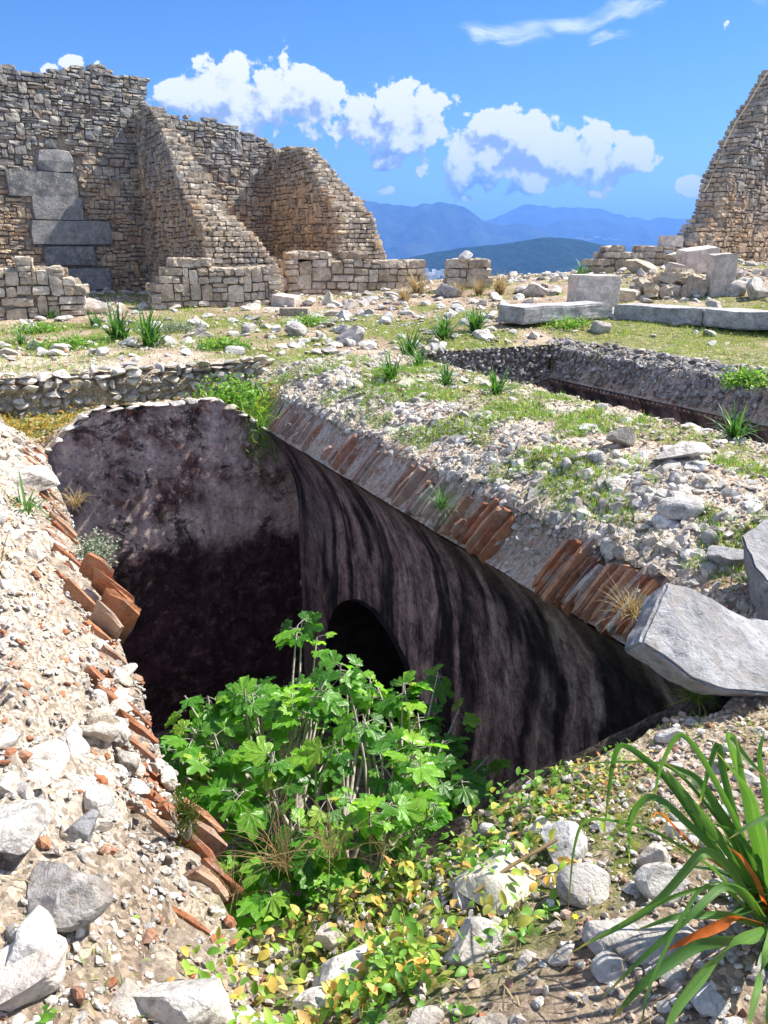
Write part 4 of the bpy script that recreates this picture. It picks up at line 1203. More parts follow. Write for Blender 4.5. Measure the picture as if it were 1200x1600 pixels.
ROPE, T = new_mat('rope_fibre'); finish(T, (.55, .46, .30), .9)
HOSE, T = new_mat('pale_hose'); finish(T, (.7, .68, .62), .6)
pp = []
dE = (math.cos(.60), math.sin(.60))
for px, py in ((1200, 112), (1188, 130), (1170, 160), (1150, 190), (1132, 225), (1118, 262), (1106, 290), (1100, 300)):
    s_, z_ = px_on(np.array((9.40, 24.16)), dE, px, py); pp.append((9.40 + dE[0] * s_, 24.16 + dE[1] * s_, z_))
tube('rope', pp, .018, ROPE, None, 'thin pale rope hanging down the edge of the lone tall castle wall', 'rope')
pp = [ground_at(px, py) + np.array((0, 0, .02)) for px, py in ((598, 466), (612, 467), (630, 466), (645, 463), (653, 460))] + [at(658, 452, 23), at(661, 446, 23)]
tube('hose', pp, .02, HOSE, None, 'pale thin hose looping on the ground by the low block wall', 'hose')

# ------------------------------------------------------------------ single boulders and blocks


def boulder(label, px, py, size, m, seed, name='boulder', cat_='boulder', rz=0.0, tilt=(0, 0), kind='rock', bury=.2, dims=(1, .8, .6), pos_=None, planes=9, rough=.06):
    p = ground_at(px, py) if pos_ is None else np.array(pos_)
    if kind == 'rock': V, F = rock(seed, 4, planes, 1.0, rough)
    else:
        import bmesh
        bm = bmesh.new(); bmesh.ops.create_cube(bm, size=1); bmesh.ops.bevel(bm, geom=bm.edges[:], offset=.035, segments=2, affect='EDGES')
        bmesh.ops.subdivide_edges(bm, edges=bm.edges[:], cuts=4, use_grid_fill=True); bmesh.ops.triangulate(bm, faces=bm.faces[:])
        V = np.array([v.co[:] for v in bm.verts]); F = np.array([[v.index for v in f.verts] for f in bm.faces]); bm.free()
        V = V + .03 * np.stack([fbm(V[:, 1] * 2 + seed, V[:, 2] * 2, 4, seed), fbm(V[:, 0] * 2 + seed, V[:, 2] * 2, 4, seed + 1), fbm(V[:, 0] * 2, V[:, 1] * 2 + seed, 4, seed + 2)], 1)
    V = V * np.array(dims) * size
    V = V @ eul(tilt[0], tilt[1], 0)[0].T @ eul(0, 0, rz)[0].T
    zmin, zmax = V[:, 2].min(), V[:, 2].max(); V[:, 2] -= zmin + (zmax - zmin) * bury
    o = obj(name, V, F, m, None, False); o.location = p; tag(o, label, cat_)
    return o


def sz(px, t): return px * t / FPX


# the big tilted slab and its neighbour by the near end of the shaded vault edge
def slabby(label, corners, thick, m, seed, name='boulder', cat_='boulder'):
    """a thick broken slab given by its face outline (world points) and thickness"""
    import bmesh
    Cn = [Vector(c_) for c_ in corners]; nrm = (Cn[1] - Cn[0]).cross(Cn[2] - Cn[1]).normalized()
    cen_ = sum(Cn, Vector()) / len(Cn); tov = Vector(EYE) - cen_
    if nrm.dot(tov) < 0: nrm = -nrm
    bm = bmesh.new(); f0 = [bm.verts.new(c_) for c_ in Cn]; f1 = [bm.verts.new(c_ - nrm * thick + (cen_ - c_) * .08) for c_ in Cn]
    bm.faces.new(f0); bm.faces.new(f1[::-1])
    for i in range(len(Cn)):
        j = (i + 1) % len(Cn); bm.faces.new((f0[i], f1[i], f1[j], f0[j]))
    bmesh.ops.recalc_face_normals(bm, faces=bm.faces[:])
    bmesh.ops.bevel(bm, geom=bm.edges[:], offset=.014, segments=2, affect='EDGES')
    bmesh.ops.triangulate(bm, faces=bm.faces[:])
    for _ in range(4): 
        bmesh.ops.subdivide_edges(bm, edges=[e_ for e_ in bm.edges if e_.calc_length() > .035], cuts=1, use_grid_fill=False); bmesh.ops.triangulate(bm, faces=bm.faces[:])
    V = np.array([v.co[:] for v in bm.verts]); F = np.array([[v.index for v in f.verts] for f in bm.faces]); bm.free()
    n_ = fbm(V[:, 0] * 7 + seed, V[:, 1] * 7 + V[:, 2] * 6, 5, seed); V = V + np.array(nrm)[None] * (n_ * .018)[:, None] + .006 * np.stack([fbm(V[:, 1] * 20, V[:, 2] * 20, 2, 5), fbm(V[:, 0] * 20, V[:, 2] * 20, 2, 6), fbm(V[:, 0] * 20, V[:, 1] * 20, 2, 7)], 1)
    c0 = V.mean(0); o = obj(name, V - c0, F, m, None, False); o.location = c0; tag(o, label, cat_); return o


slabby('large flat grey slab of rock leaning at the near corner of the fig tree cistern', [at(1042, 908, 3.25), at(1078, 914, 3.35), at(1130, 945, 3.45), at(1170, 962, 3.5), at(1225, 972, 3.55), at(1240, 1085, 3.1), at(1130, 1082, 3.02), at(1085, 1060, 3.0), at(998, 1005, 3.05)], .13, SLAB, 5)
slabby('blue grey boulder with a white top, perched behind the large grey slab', [at(1156, 832, 3.9), at(1190, 812, 4.05), at(1230, 800, 4.1), at(1240, 920, 3.7), at(1205, 915, 3.6), at(1178, 885, 3.7)], .34, SLAB, 9)
boulder('flat layered white rock on the rubble ridge between the two cisterns', 1062, 716, .50, WHITE, 21, dims=(1, .5, .30), rz=.35, bury=.1)
boulder('small bright white rock on the ridge, beside the flat layered rock', 932, 722, .15, WHITE, 22, dims=(1, .8, .8))
boulder('brown grey lump of rock on the ridge above the small white rock', 968, 694, .22, MIDST, 23, dims=(1, .8, .8))
boulder('rounded grey stone in the weeds above the large grey slab', 1138, 878, .24, SLAB, 24, dims=(1, .7, .6), rz=-.4)
boulder('long low whitish rock in the rubble near the weeds above the grey slab', 1065, 800, .34, WHITE, 25, dims=(1, .6, .5))
boulder('cream coloured cracked flat rock beside the yellow ground cover', 790, 1392, 0.338, CREAM, 31, dims=(1, .8, .36), rz=.2, tilt=(.05, .05), planes=12)
boulder('squared white rock upright behind the cream cracked rock', 878, 1338, 0.203, WHITE, 32, dims=(1, .8, .75), rz=-.4)
boulder('pointed white triangular rock in the gravel below the cream rock', 738, 1494, 0.203, WHITE, 33, dims=(1, .7, .65), planes=5)
boulder('white jagged rock between the cream rock and the long leaved plant', 912, 1400, 0.162, WHITE, 34, dims=(1, .8, .7), planes=6)
boulder('round pale stone under the longest arching leaves', 1018, 1358, 0.115, WHITE, 35, dims=(1, .8, 1))
boulder('blocky white stone under the arching leaves, below the round pale stone', 1030, 1400, 0.149, WHITE, 36, dims=(1, .8, .8))
boulder('long ridged whitish rock lying beneath the leaves of the large plant', 1005, 1478, 0.297, WHITE, 37, dims=(1, .7, .4), rz=-.35)
boulder('broad flat white slab across the bottom edge of the picture', 262, 1592, 0.459, WHITE, 38, dims=(1, .45, .35), rz=.02, bury=.3)
boulder('long whitish rock ledge below the green ground cover', 555, 1528, 0.297, WHITE, 39, dims=(1, .5, .4), rz=.5)
boulder('lumpy white rock under the long ledge, at the bottom edge', 505, 1590, 0.176, WHITE, 40, dims=(1, .7, .6))
boulder('flat pinkish white slab in the bottom corner by the leafy weed', 30, 1548, 0.27, PINKB, 41, dims=(1, .7, .4), bury=.15)
boulder('large rough grey stone overhanging a hollow at the sunny shoulder', 105, 1425, 0.27, MIDST, 42, dims=(1, .8, .6), rz=-.3, bury=.1)
boulder('long pale rock ridge running below the rough grey stone', 55, 1490, 0.23, WHITE, 43, dims=(.5, 1, .5), rz=.3)
boulder('grey and white stone with a dark crevice above the rough grey stone', 125, 1312, 0.162, SLAB, 44, dims=(1, .8, .7))
boulder('big pale layered rock at the left border of the sunny shoulder', 14, 1320, 0.27, WHITE, 45, dims=(.8, 1, .6))
boulder('round brown stone lodged at the sunny brick edge', 200, 1200, 0.135, MIDST, 46, dims=(.8, 1, .7))
boulder('largest pale outcrop on the sunny shoulder above the small weeds', 40, 745, .55, WHITE, 47, dims=(1, 1.2, .4), bury=.45)
boulder('rusty red stone beside the grey stone on the sunny shoulder', 172, 1335, .045, BRICK, 48, dims=(1, .8, .7))
boulder('dusty pink pebble in the foreground gravel', 826, 1498, .045, PINKB, 49, dims=(1, .7, .7), name='pebble', cat_='pebble')
boulder('yellowish flat pebble under the dusty pink one', 818, 1512, .045, CREAM, 50, dims=(1, .8, .4), name='pebble', cat_='pebble')
boulder('red brick fragment among white gravel, uppermost of the red ones', 822, 1448, .035, BRICK, 51, dims=(1, .8, .7), name='brick_fragment', cat_='brick fragment')
boulder('bright orange brick fragment at the bottom of the gravel', 755, 1592, .035, BRICK, 52, dims=(1, .7, .6), name='brick_fragment', cat_='brick fragment')
# middle distance
boulder('white boulder, larger of the pair on the path above the fig tree cistern', 548, 538, .60, WHITE, 53, dims=(1, .7, .65), rz=-.2)
boulder('small white boulder tucked against the larger white one', 522, 543, .30, WHITE, 54, dims=(1, .7, .5))
boulder('cubic pinkish marble block standing on the long stone kerb', 925, 478, .93, PINKB, 55, 'marble_block', 'block', kind='box', dims=(1, .8, .68), rz=.05, bury=.0, pos_=None)
boulder('tilted whitish block lying just behind the cubic marble block', 968, 470, .62, TANW, 56, 'stone_block', 'block', kind='box', dims=(1, .6, .45), rz=-.2, tilt=(.1, .1))
boulder('large upright pinkish slab, tallest block of the tumbled pile', 1122, 462, .62, PINKB, 57, 'stone_block', 'block', kind='box', dims=(.85, .6, 1.5), rz=.1, tilt=(.05, -.06), bury=.08)
boulder('big pale block tilted against the tall upright slab', 1085, 440, .85, PINKB, 58, 'stone_block', 'block', kind='box', dims=(1, .6, .62), rz=.1, tilt=(.1, -.12), bury=-.25)
boulder('squarish block leaning at the pile edge, beside smaller stones', 1050, 448, .42, PINKB, 59, 'stone_block', 'block', kind='box', dims=(.9, .6, 1.1), tilt=(.1, .2), bury=-.05)
boulder('low angular block at the foot of the pile, second from the upright slab', 1085, 463, .45, TANW, 60, 'stone_block', 'block', kind='box', dims=(1, .6, .8), tilt=(0, .3), bury=.05)
boulder('low block at the foot of the pile, furthest from the upright slab', 1044, 463, .42, TANW, 61, 'stone_block', 'block', kind='box', dims=(1, .6, .6), tilt=(0, .1), bury=.05)
boulder('tan boulder fallen in front of the low rough wall', 1000, 424, .95, TANW, 62, dims=(1, .7, .6), rz=-.3, tilt=(0, .3))
boulder('grey flat boulder lying between the tan boulder and the pile', 1058, 412, 1.0, MIDST, 63, dims=(1, .6, .4))
boulder('white block sitting on top of the low rough wall', 0, 0, .62, PINKB, 64, 'stone_block', 'block', kind='box', dims=(1, .7, .5), pos_=(8.55, 24.3, 1.62), bury=0)
boulder('thin upright white stone on the crest before the hill', 925, 410, .38, WHITE, 65, dims=(.7, .5, 1), planes=5)
boulder('greyish boulder right of the tumbled pile, under the lone wall', 1146, 462, .65, MIDST, 66, dims=(1, .7, .8))
boulder('dark grey boulder furthest along past the tumbled pile', 1182, 466, .8, MIDST, 67, dims=(1, .7, .7))
boulder('orange tan boulder against the end of the low pale wall', 128, 470, .55, TANW, 68, dims=(1, .7, 1.15), rz=.2, bury=.1)
boulder('pinkish pointed boulder lying in front of the orange tan one', 152, 490, .80, PINKB, 69, dims=(1, .6, .55), planes=6, bury=.1)
boulder('pale block fallen forward of the taller spur stub, uppermost of three', 432, 462, .60, PINKB, 70, 'stone_block', 'block', kind='box', dims=(1, .6, .55), rz=-.7, tilt=(.1, .25), bury=-.2)
boulder('pale block in the middle of the three fallen by the spur stub', 448, 478, .62, PINKB, 71, 'stone_block', 'block', kind='box', dims=(1, .6, .45), rz=-.4, tilt=(.1, .1))
boulder('pale slab lowest of the three fallen by the spur stub', 462, 492, .62, TANW, 72, 'stone_block', 'block', kind='box', dims=(1, .6, .30), rz=-.1)
boulder('pointed yellowish stone upright behind the three fallen blocks', 512, 476, .45, CREAM, 73, dims=(.6, .5, 1), planes=5)
boulder('grey stone at the foot of the marble kerb', 938, 518, .38, MIDST, 74, dims=(1, .8, .7))
boulder('rounded white stone on top of the small stump', 0, 0, .42, WHITE, 75, dims=(1, .8, .7), pos_=(at(727, 408, p[1] / pdir(727, 408)[1] + .1)), bury=.1)
for k_, (px, py, s_, lb) in enumerate([(305, 508, .42, 'grey stone, largest of the scatter below the taller spur stub'), (318, 528, .38, 'cracked grey stone in the scatter, next to the large grey one'), (392, 520, .42, 'flat grey stone half under green weeds, before the white boulders'),
                                      (200, 540, .35, 'dark stone beneath the twin green leaf tufts'), (95, 550, .3, 'small pale stone at the rim of the rubble retaining wall'), (462, 524, .55, 'flat grey rock in grass left of the white boulder pair'),
                                      (835, 462, .7, 'white rock cluster piece in the turf before the crest, nearest the kerb'), (868, 460, .5, 'angular white rock by the turf, closest to the cubic block'), (815, 458, .45, 'small white rock at the valley end of the turf cluster'),
                                      (700, 462, .8, 'broad pale stone under the small stump'), (775, 470, .35, 'low pale rock past the third dry grass tuft')]):
    boulder(lb, px, py, s_, WHITE if k_ % 2 else MIDST, 80 + k_, dims=(1, .75, .6), rz=k_)

hp = ground_at(1070, 462); heap = empty('stone_heap', hp, .1); tag(heap, 'heap of small squared stones packed among the tumbled blocks', 'heap')
k = 60; hx = RNG.normal(0, .62, k); hy = RNG.uniform(-.1, .7, k)
hzv = np.maximum(.04, RNG.uniform(0, .55, k) * np.clip(1 - np.abs(hx) / 1.3, 0, 1))
emit(heap, np.array(Matrix.Translation(Vector(hp)) @ Matrix.Rotation(.1, 4, 'Z')), 'stone', 'blk', BLOCKS, np.stack([hx, hy, hzv], 1), rot_rand(k, .3), np.stack([RNG.uniform(.18, .36, k), RNG.uniform(.16, .26, k), RNG.uniform(.12, .22, k)], 1), TANW, 60, 'stone_rubble', 4)

# the long marble kerb: slabs laid end to end
KM = stone_mat('kerb_marble', [(0, (.42, .40, .385)), (1, (.50, .48, .455))], .012, .8, .4, (.16, .155, .15), .6)
def kerb(pa, pb, name_):
    pa, pb = np.array(pa, float), np.array(pb, float); d_ = pb - pa; L_ = np.hypot(*d_[:2]); an = math.atan2(d_[1], d_[0])
    kr = empty('stone_kerb', (pa[0], pa[1], pa[2]), an); tag(kr, name_, 'kerb'); s = 0
    while s < L_:
        w_ = min(random.uniform(1.5, 2.6), L_ - s)
        if L_ - s - w_ < .5: w_ = L_ - s
        import bmesh
        bm = bmesh.new(); bmesh.ops.create_cube(bm, size=1)
        for v in bm.verts: v.co = Vector((v.co.x * (w_ - .02), v.co.y * .75, v.co.z * .30))
        bmesh.ops.bevel(bm, geom=bm.edges[:], offset=.03, segments=2, affect='EDGES'); bmesh.ops.triangulate(bm, faces=bm.faces[:])
        for _ in range(3): bmesh.ops.subdivide_edges(bm, edges=[e_ for e_ in bm.edges if e_.calc_length() > .22], cuts=1); bmesh.ops.triangulate(bm, faces=bm.faces[:])
        V = np.array([v.co[:] for v in bm.verts]); F = np.array([[v.index for v in f.verts] for f in bm.faces]); bm.free()
        V += .03 * np.stack([fbm(V[:, 1] * 3 + s, V[:, 2] * 3, 4, 90), fbm(V[:, 0] * 3 + s, V[:, 2] * 3, 4, 91), fbm(V[:, 0] * 3 + s, V[:, 1] * 3, 4, 92)], 1)
        V += np.array([s + w_ / 2, 0.37 + random.uniform(-.04, .04), random.uniform(-.02, .02)])
        obj('slab', V, F, KM, kr, False); s += w_
    return kr


ka = ground_at(812, 514); kb = ground_at(955, 498); kc = ground_at(1300, 536)
kerb((ka[0], ka[1], ka[2] + .22), (kb[0], kb[1], kb[2] + .14), 'short end stretch of grey marble kerb carrying the cubic block')
kerb((kb[0], kb[1], kb[2] + .13), (kc[0], kc[1], kc[2] + .16), 'long white topped marble kerb bordering the green turf')

# ------------------------------------------------------------------ plants
def leaf_mat(name, stops, tr, spec=.35, rough=.45, vein=None, k=1.0, tf=.45):
    m, T = new_mat(name); r = rnd(T, k); P = pos(T)
    c = T.ramp(r, stops)
    c = T.mix(1.0, c, T.ramp(T.noise(P, 35, 4), [(.3, .75), (.7, 1.2)]), 'MULTIPLY')
    nrm = None
    if vein:
        uv = T.n('ShaderNodeUVMap').outputs[0]; s_ = T.n('ShaderNodeSeparateXYZ'); T.L.new(uv, s_.inputs[0])
        an = T.math('ABSOLUTE', T.math('ARCTAN2', s_.outputs[0], s_.outputs[1])); rad = T.vm('LENGTH', uv)
        nd = T.n('ShaderNodeVectorMath', operation='LENGTH'); T.L.new(uv, nd.inputs[0])
        dd = T.math('MULTIPLY', T.math('PINGPONG', an, .33), nd.outputs['Value'])
        vm_ = T.maprange(dd, .0, .022, 1, 0)
        c = T.mix(T.math('MULTIPLY', vm_, .55), c, vein)
        nrm = T.bump(T.math('ADD', T.math('MULTIPLY', vm_, -.6), T.noise(uv, 9, 3)), .5, .006)
    trc = T.mix(1.0, c, tr, 'MULTIPLY')
    finish(T, c, rough, nrm, spec, (trc, tf))
    return m


FIGM = leaf_mat('fig_leaf', [(0, (.04, .14, .016)), (.35, (.09, .26, .025)), (.7, (.18, .40, .04)), (.95, (.30, .50, .06)), (1, (.42, .46, .10))], (2.3, 2.3, 1.2), .55, .34, (.20, .36, .09), tf=.5)
BARK, T = new_mat('fig_bark'); P_m = pos(T); nn_ = T.noise(P_m, 40, 5, .6)
finish(T, T.ramp(nn_, [(.3, (.26, .23, .19)), (.7, (.52, .48, .42))]), .85, T.bump(nn_, .6, .004))
ASPH = leaf_mat('asphodel_leaf', [(0, (.035, .10, .02)), (.5, (.06, .16, .03)), (1, (.10, .21, .05))], (1.8, 2.0, .9), .45, .38, tf=.35)
ORANGE = leaf_mat('dying_leaf', [(0, (.50, .13, .03)), (1, (.58, .20, .05))], (1.6, 1.2, .8), .3, .5, tf=.4)
GRASS = leaf_mat('grass_blades', [(0, (.09, .20, .025)), (.45, (.17, .32, .04)), (.7, (.28, .34, .06)), (.85, (.42, .36, .14)), (1, (.22, .36, .05))], (1.8, 1.9, .9), .2, .6, tf=.4)
DRY = leaf_mat('dry_grass', [(0, (.38, .28, .13)), (.5, (.50, .40, .22)), (1, (.30, .22, .11))], (1.4, 1.3, 1.0), .15, .7, tf=.3)
COVER = leaf_mat('ground_cover_leaf', [(0, (.10, .24, .03)), (.3, (.18, .36, .04)), (.58, (.30, .44, .06)), (.68, (.55, .50, .10)), (.76, (.75, .45, .12)), (.86, (.80, .55, .25)), (.93, (.50, .24, .08)), (1, (.16, .32, .05))], (1.7, 1.6, .9), .35, .5, tf=.35)
COVG = leaf_mat('green_cover_leaf', [(0, (.07, .18, .03)), (.6, (.15, .33, .04)), (.9, (.24, .42, .06)), (1, (.50, .44, .10))], (1.8, 1.8, .9), .35, .45, tf=.35)
COVY = leaf_mat('yellow_cover_leaf', [(0, (.50, .36, .08)), (.3, (.42, .24, .06)), (.55, (.30, .30, .06)), (.75, (.13, .19, .03)), (1, (.56, .42, .14))], (1.5, 1.4, .9), .25, .55, tf=.35)
MOSSG = leaf_mat('moss', [(0, (.025, .05, .008)), (.5, (.06, .10, .012)), (1, (.12, .13, .02))], (1.2, 1.2, .8), .1, .9, tf=.2)
SAGE = leaf_mat('sage_leaf', [(0, (.22, .27, .18)), (1, (.34, .38, .27))], (1.2, 1.2, 1), .1, .8, tf=.25)

STRAP, T = new_mat('strap_leaf'); uv = T.n('ShaderNodeUVMap').outputs[0]; s_ = T.n('ShaderNodeSeparateXYZ'); T.L.new(uv, s_.inputs[0])
vn_ = T.noise(T.mapping(uv, (26, 1.2, 1)), 1.0, 4, .6); r = rnd(T)
c = T.ramp(r, [(0, (.04, .11, .02)), (.5, (.07, .17, .03)), (1, (.12, .23, .05))])
c = T.mix(1.0, c, T.ramp(vn_, [(.35, .7), (.65, 1.35)]), 'MULTIPLY')
blot = T.math('ADD', s_.outputs[1], T.math('MULTIPLY', T.math('SUBTRACT', T.noise(pos(T), 30, 4), .5), .35))
c = T.mix(T.maprange(blot, .86, .99, 0, 1), c, (.45, .33, .10))
c = T.mix(T.math('MULTIPLY', T.ramp(T.noise(pos(T), 60, 5, .7), [(.6, 0), (.7, 1)]), .35), c, (.30, .30, .14))
finish(T, c, .48, T.bump(vn_, .5, .002), .35, (T.mix(1.0, c, (1.8, 2.0, .9), 'MULTIPLY'), .33))

# --- leaf shapes (local: y along the leaf, z up)
def fig_leaf(seed):
    r = np.random.default_rng(seed); lobes = [(-86, .62), (-44, .86), (0, 1.0), (44, .86), (86, .62)]
    an, rad = [-150], [.16]
    for i, (g_, l_) in enumerate(lobes):
        l_ *= r.uniform(.88, 1.08); an += [g_ - 14, g_, g_ + 14]; rad += [l_ * .90, l_, l_ * .90]
        if i < 4: an.append((g_ + lobes[i + 1][0]) / 2); rad.append(.50 + r.uniform(0, .1))
    an.append(150); rad.append(.16)
    an = np.radians(an); rad = np.array(rad)
    out = np.stack([np.sin(an) * rad * .95, np.cos(an) * rad], 1)
    mid = out * .52
    V = np.concatenate([[[0, 0]], mid, out]); k = len(out)
    z = -.30 * (V[:, 0] ** 2 + .7 * V[:, 1] ** 2) + .05 * np.concatenate([[0], np.tile([1, -1], k)[:k], np.tile([-1, 1], k)[:k]]) + r.uniform(-.03, .03, 2 * k + 1)
    z += .25 * np.abs(V[:, 0]) * r.uniform(.2, 1)
    F = []
    for i in range(k - 1):
        a_, b_ = 1 + i, 2 + i; F += [[0, b_, a_], [a_, b_, b_ + k], [a_, b_ + k, a_ + k]]
    return np.column_stack([V, z]), np.array(F), V.copy()


def oval_leaf(seed, w=.55, fold=.25, droop=.3):
    ys = np.array([0, .2, .45, .72, .9, 1.0]); ws = np.array([.12, .75, 1.0, .8, .4, .0]) * w / 2
    V = []
    for y_, w_ in zip(ys, ws):
        z_ = -droop * y_ ** 2 + .12 * y_
        V += [(-w_, y_, z_ + fold * w_), (0, y_, z_), (w_, y_, z_ + fold * w_)]
    V = np.array(V); F = []
    for i in range(5):
        b_ = i * 3; F += [[b_, b_ + 1, b_ + 4], [b_, b_ + 4, b_ + 3], [b_ + 1, b_ + 2, b_ + 5], [b_ + 1, b_ + 5, b_ + 4]]
    return V, np.array(F), V[:, :2].copy()


def blade(seed, bend=.5, seg=5, w=.05, fold=.3):
    r = np.random.default_rng(seed); t = np.linspace(0, 1, seg + 1); b = bend * r.uniform(.6, 1.4)
    y_ = np.sin(t * b) / b if b > 0 else t; z_ = (1 - np.cos(t * b)) / b if b > 0 else 0 * t
    # upright blade: z = along, y = bending
    wd = w * (1 - t ** 2.2) + .002
    V = []
    for i in range(seg + 1): V += [(-wd[i] / 2, z_[i] - fold * wd[i] / 2, y_[i]), (0, z_[i], y_[i]), (wd[i] / 2, z_[i] - fold * wd[i] / 2, y_[i])]
    V = np.array(V); F = []
    for i in range(seg):
        b_ = i * 3; F += [[b_, b_ + 1, b_ + 4], [b_, b_ + 4, b_ + 3], [b_ + 1, b_ + 2, b_ + 5], [b_ + 1, b_ + 5, b_ + 4]]
    return V, np.array(F)


FIGL = [fig_leaf(i) for i in range(8)]
OVAL = [oval_leaf(i, .5 + .04 * i, .3, .15 + .08 * i) for i in range(5)]
BLW = [blade(i, .5 + .22 * i, 5, .05) for i in range(6)]
BLT = [blade(20 + i, .3 + .3 * i, 2, .09, 0) for i in range(5)]


def dirs(az, el, roll=0.0):
    """rotations whose +Y points at azimuth az and elevation el, +Z away from the ground"""
    az, el, roll = np.broadcast_arrays(np.atleast_1d(az).astype(float), el, roll)
    y = np.stack([np.cos(az) * np.cos(el), np.sin(az) * np.cos(el), np.sin(el)], 1)
    x = np.stack([np.sin(az), -np.cos(az), 0 * az], 1); z = np.cross(x, y)
    c_, s_ = np.cos(roll)[:, None], np.sin(roll)[:, None]
    return np.stack([x * c_ + z * s_, y, z * c_ - x * s_], 2)


# --- the fig tree
fig = empty('fig_tree', (0, 0, 0), PSI); tag(fig, 'bushy green fig tree growing from the floor of the sunken cistern', 'tree')
base = np.array([1.42, 3.15, -2.35]); rg = np.random.default_rng(5)
tips, SHO = [], []
hubs = []
for i in range(11):
    an = 2 * math.pi * i / 11 + rg.uniform(-.2, .2); rr_ = rg.uniform(.25, .5)
    hubs.append(base + np.array([math.cos(an) * rr_, math.sin(an) * rr_ * 1.0 + .1, rg.uniform(.6, .95)]))
def curve(a_, b_, sag, k=9):
    t = np.linspace(0, 1, k)[:, None]; m_ = (a_ + b_) / 2 + sag
    return (1 - t) ** 2 * a_ + 2 * t * (1 - t) * m_ + t ** 2 * b_
for i, h_ in enumerate(hubs):
    c_ = curve(base + rg.normal(0, .04, 3), h_, rg.normal(0, .07, 3)); tube('trunk' if i == 0 else 'branch', c_, np.linspace(.028, .014, 9), BARK, fig)
cen = np.array([1.38, 3.45, -1.32]); tp = []
while len(tp) < 175:
    d_ = rg.normal(size=3); d_ /= np.linalg.norm(d_)
    if d_[2] < -.75: continue
    r_ = rg.uniform(.55, 1.0) ** .6
    t_ = cen + d_ * np.array([.95, 1.0, .60 if d_[2] > 0 else .66]) * r_ * (1 + .13 * math.sin(3 * math.atan2(d_[1], d_[0])))
    if t_[0] > 1.65 and t_[1] > 3.4 and t_[2] > -1.02: continue
    if not (N0 + .12 < t_[0] < N1 - .25 and A0 + .25 < t_[1]): continue
    tp.append(t_)
tp += [np.array(q_) for q_ in ((1.62, 4.3, -.72), (1.55, 4.2, -.70), (1.68, 4.2, -.82), (.75, 3.95, -.85), (.72, 3.7, -.9), (2.5, 4.0, -1.2), (2.55, 3.8, -1.4), (2.6, 3.5, -1.6), (.75, 2.8, -1.35), (.7, 2.6, -1.3), (.72, 2.45, -1.2), (.8, 2.35, -1.25), (.75, 3.1, -1.2), (.8, 2.6, -1.5), (.95, 2.5, -1.4), (.78, 2.9, -1.5), (.7, 3.4, -1.1), (.72, 3.2, -1.4), (.9, 2.3, -1.35), (1.1, 2.35, -1.5))]
BV, BF, off = [], [], 0
LP, LR, LS = [], [], []
for t_ in tp:
    h_ = hubs[int(np.argmin([np.linalg.norm((q_ - t_) * np.array([1, 1, .5])) for q_ in hubs]))]
    c_ = curve(h_, t_, np.array([0, 0, -.10]) + rg.normal(0, .05, 3))
    v_, f_ = tube(None, c_, np.linspace(.014, .005, 9), None, seg=5); BV.append(v_); BF.append(f_ + off); off += len(v_)
    out = (t_ - cen) / np.array([.9, .9, .75]); oaz = math.atan2(out[1], out[0])
    for j in range(rg.integers(4, 8)):
        az = j * 2.4 + rg.uniform(-.4, .4) if rg.random() < .7 else oaz + rg.normal(0, .7); el = rg.uniform(-.75, .45); pet = rg.uniform(.04, .09)
        Rj = dirs(az, el, rg.normal(0, .35))[0]; p0 = t_ - np.array([0, 0, rg.uniform(0, .10)]); p1 = p0 + Rj[:, 1] * pet
        v_, f_ = tube(None, np.array([p0, (p0 + p1) / 2 + (0, 0, .004), p1]), .0022, None, seg=4); BV.append(v_); BF.append(f_ + off); off += len(v_)
        LP.append(p1); LR.append(Rj); LS.append(rg.uniform(.05, .15))
obj('twigs', np.concatenate(BV), np.concatenate(BF), BARK, fig, True, 'stuff')
emit(fig, SM, 'leaf', 'figleaf', FIGL, np.array(LP), np.array(LR), np.array(LS), FIGM, 290, 'foliage', 9, True)


# --- grasslike tufts
def tuft(name, label, px, py, h_, k, m, spread=.45, w=1.0, group=None, cat_='plant', pos_=None, vars__=None):
    p = ground_at(px, py) if pos_ is None else np.array(pos_)
    e = empty(name, p); tag(e, label, cat_, group)
    az = RNG.uniform(0, 6.28, k); tl = np.abs(RNG.normal(0, spread, k))
    R = np.einsum('nij,njk->nik', eul(0, 0, az), eul(-tl, 0, RNG.normal(0, .4, k)))
    s = h_ * RNG.uniform(.55, 1.1, k); off_ = RNG.normal(0, h_ * .07, (k, 3)); off_[:, 2] = -.01
    vs = vars__ or BLW; V, F, _ = merge(vs, RNG.integers(0, len(vs), k), off_, R, np.stack([s * w, s, s], 1))
    obj('foliage', V, F, m, e, True, 'stuff'); return e


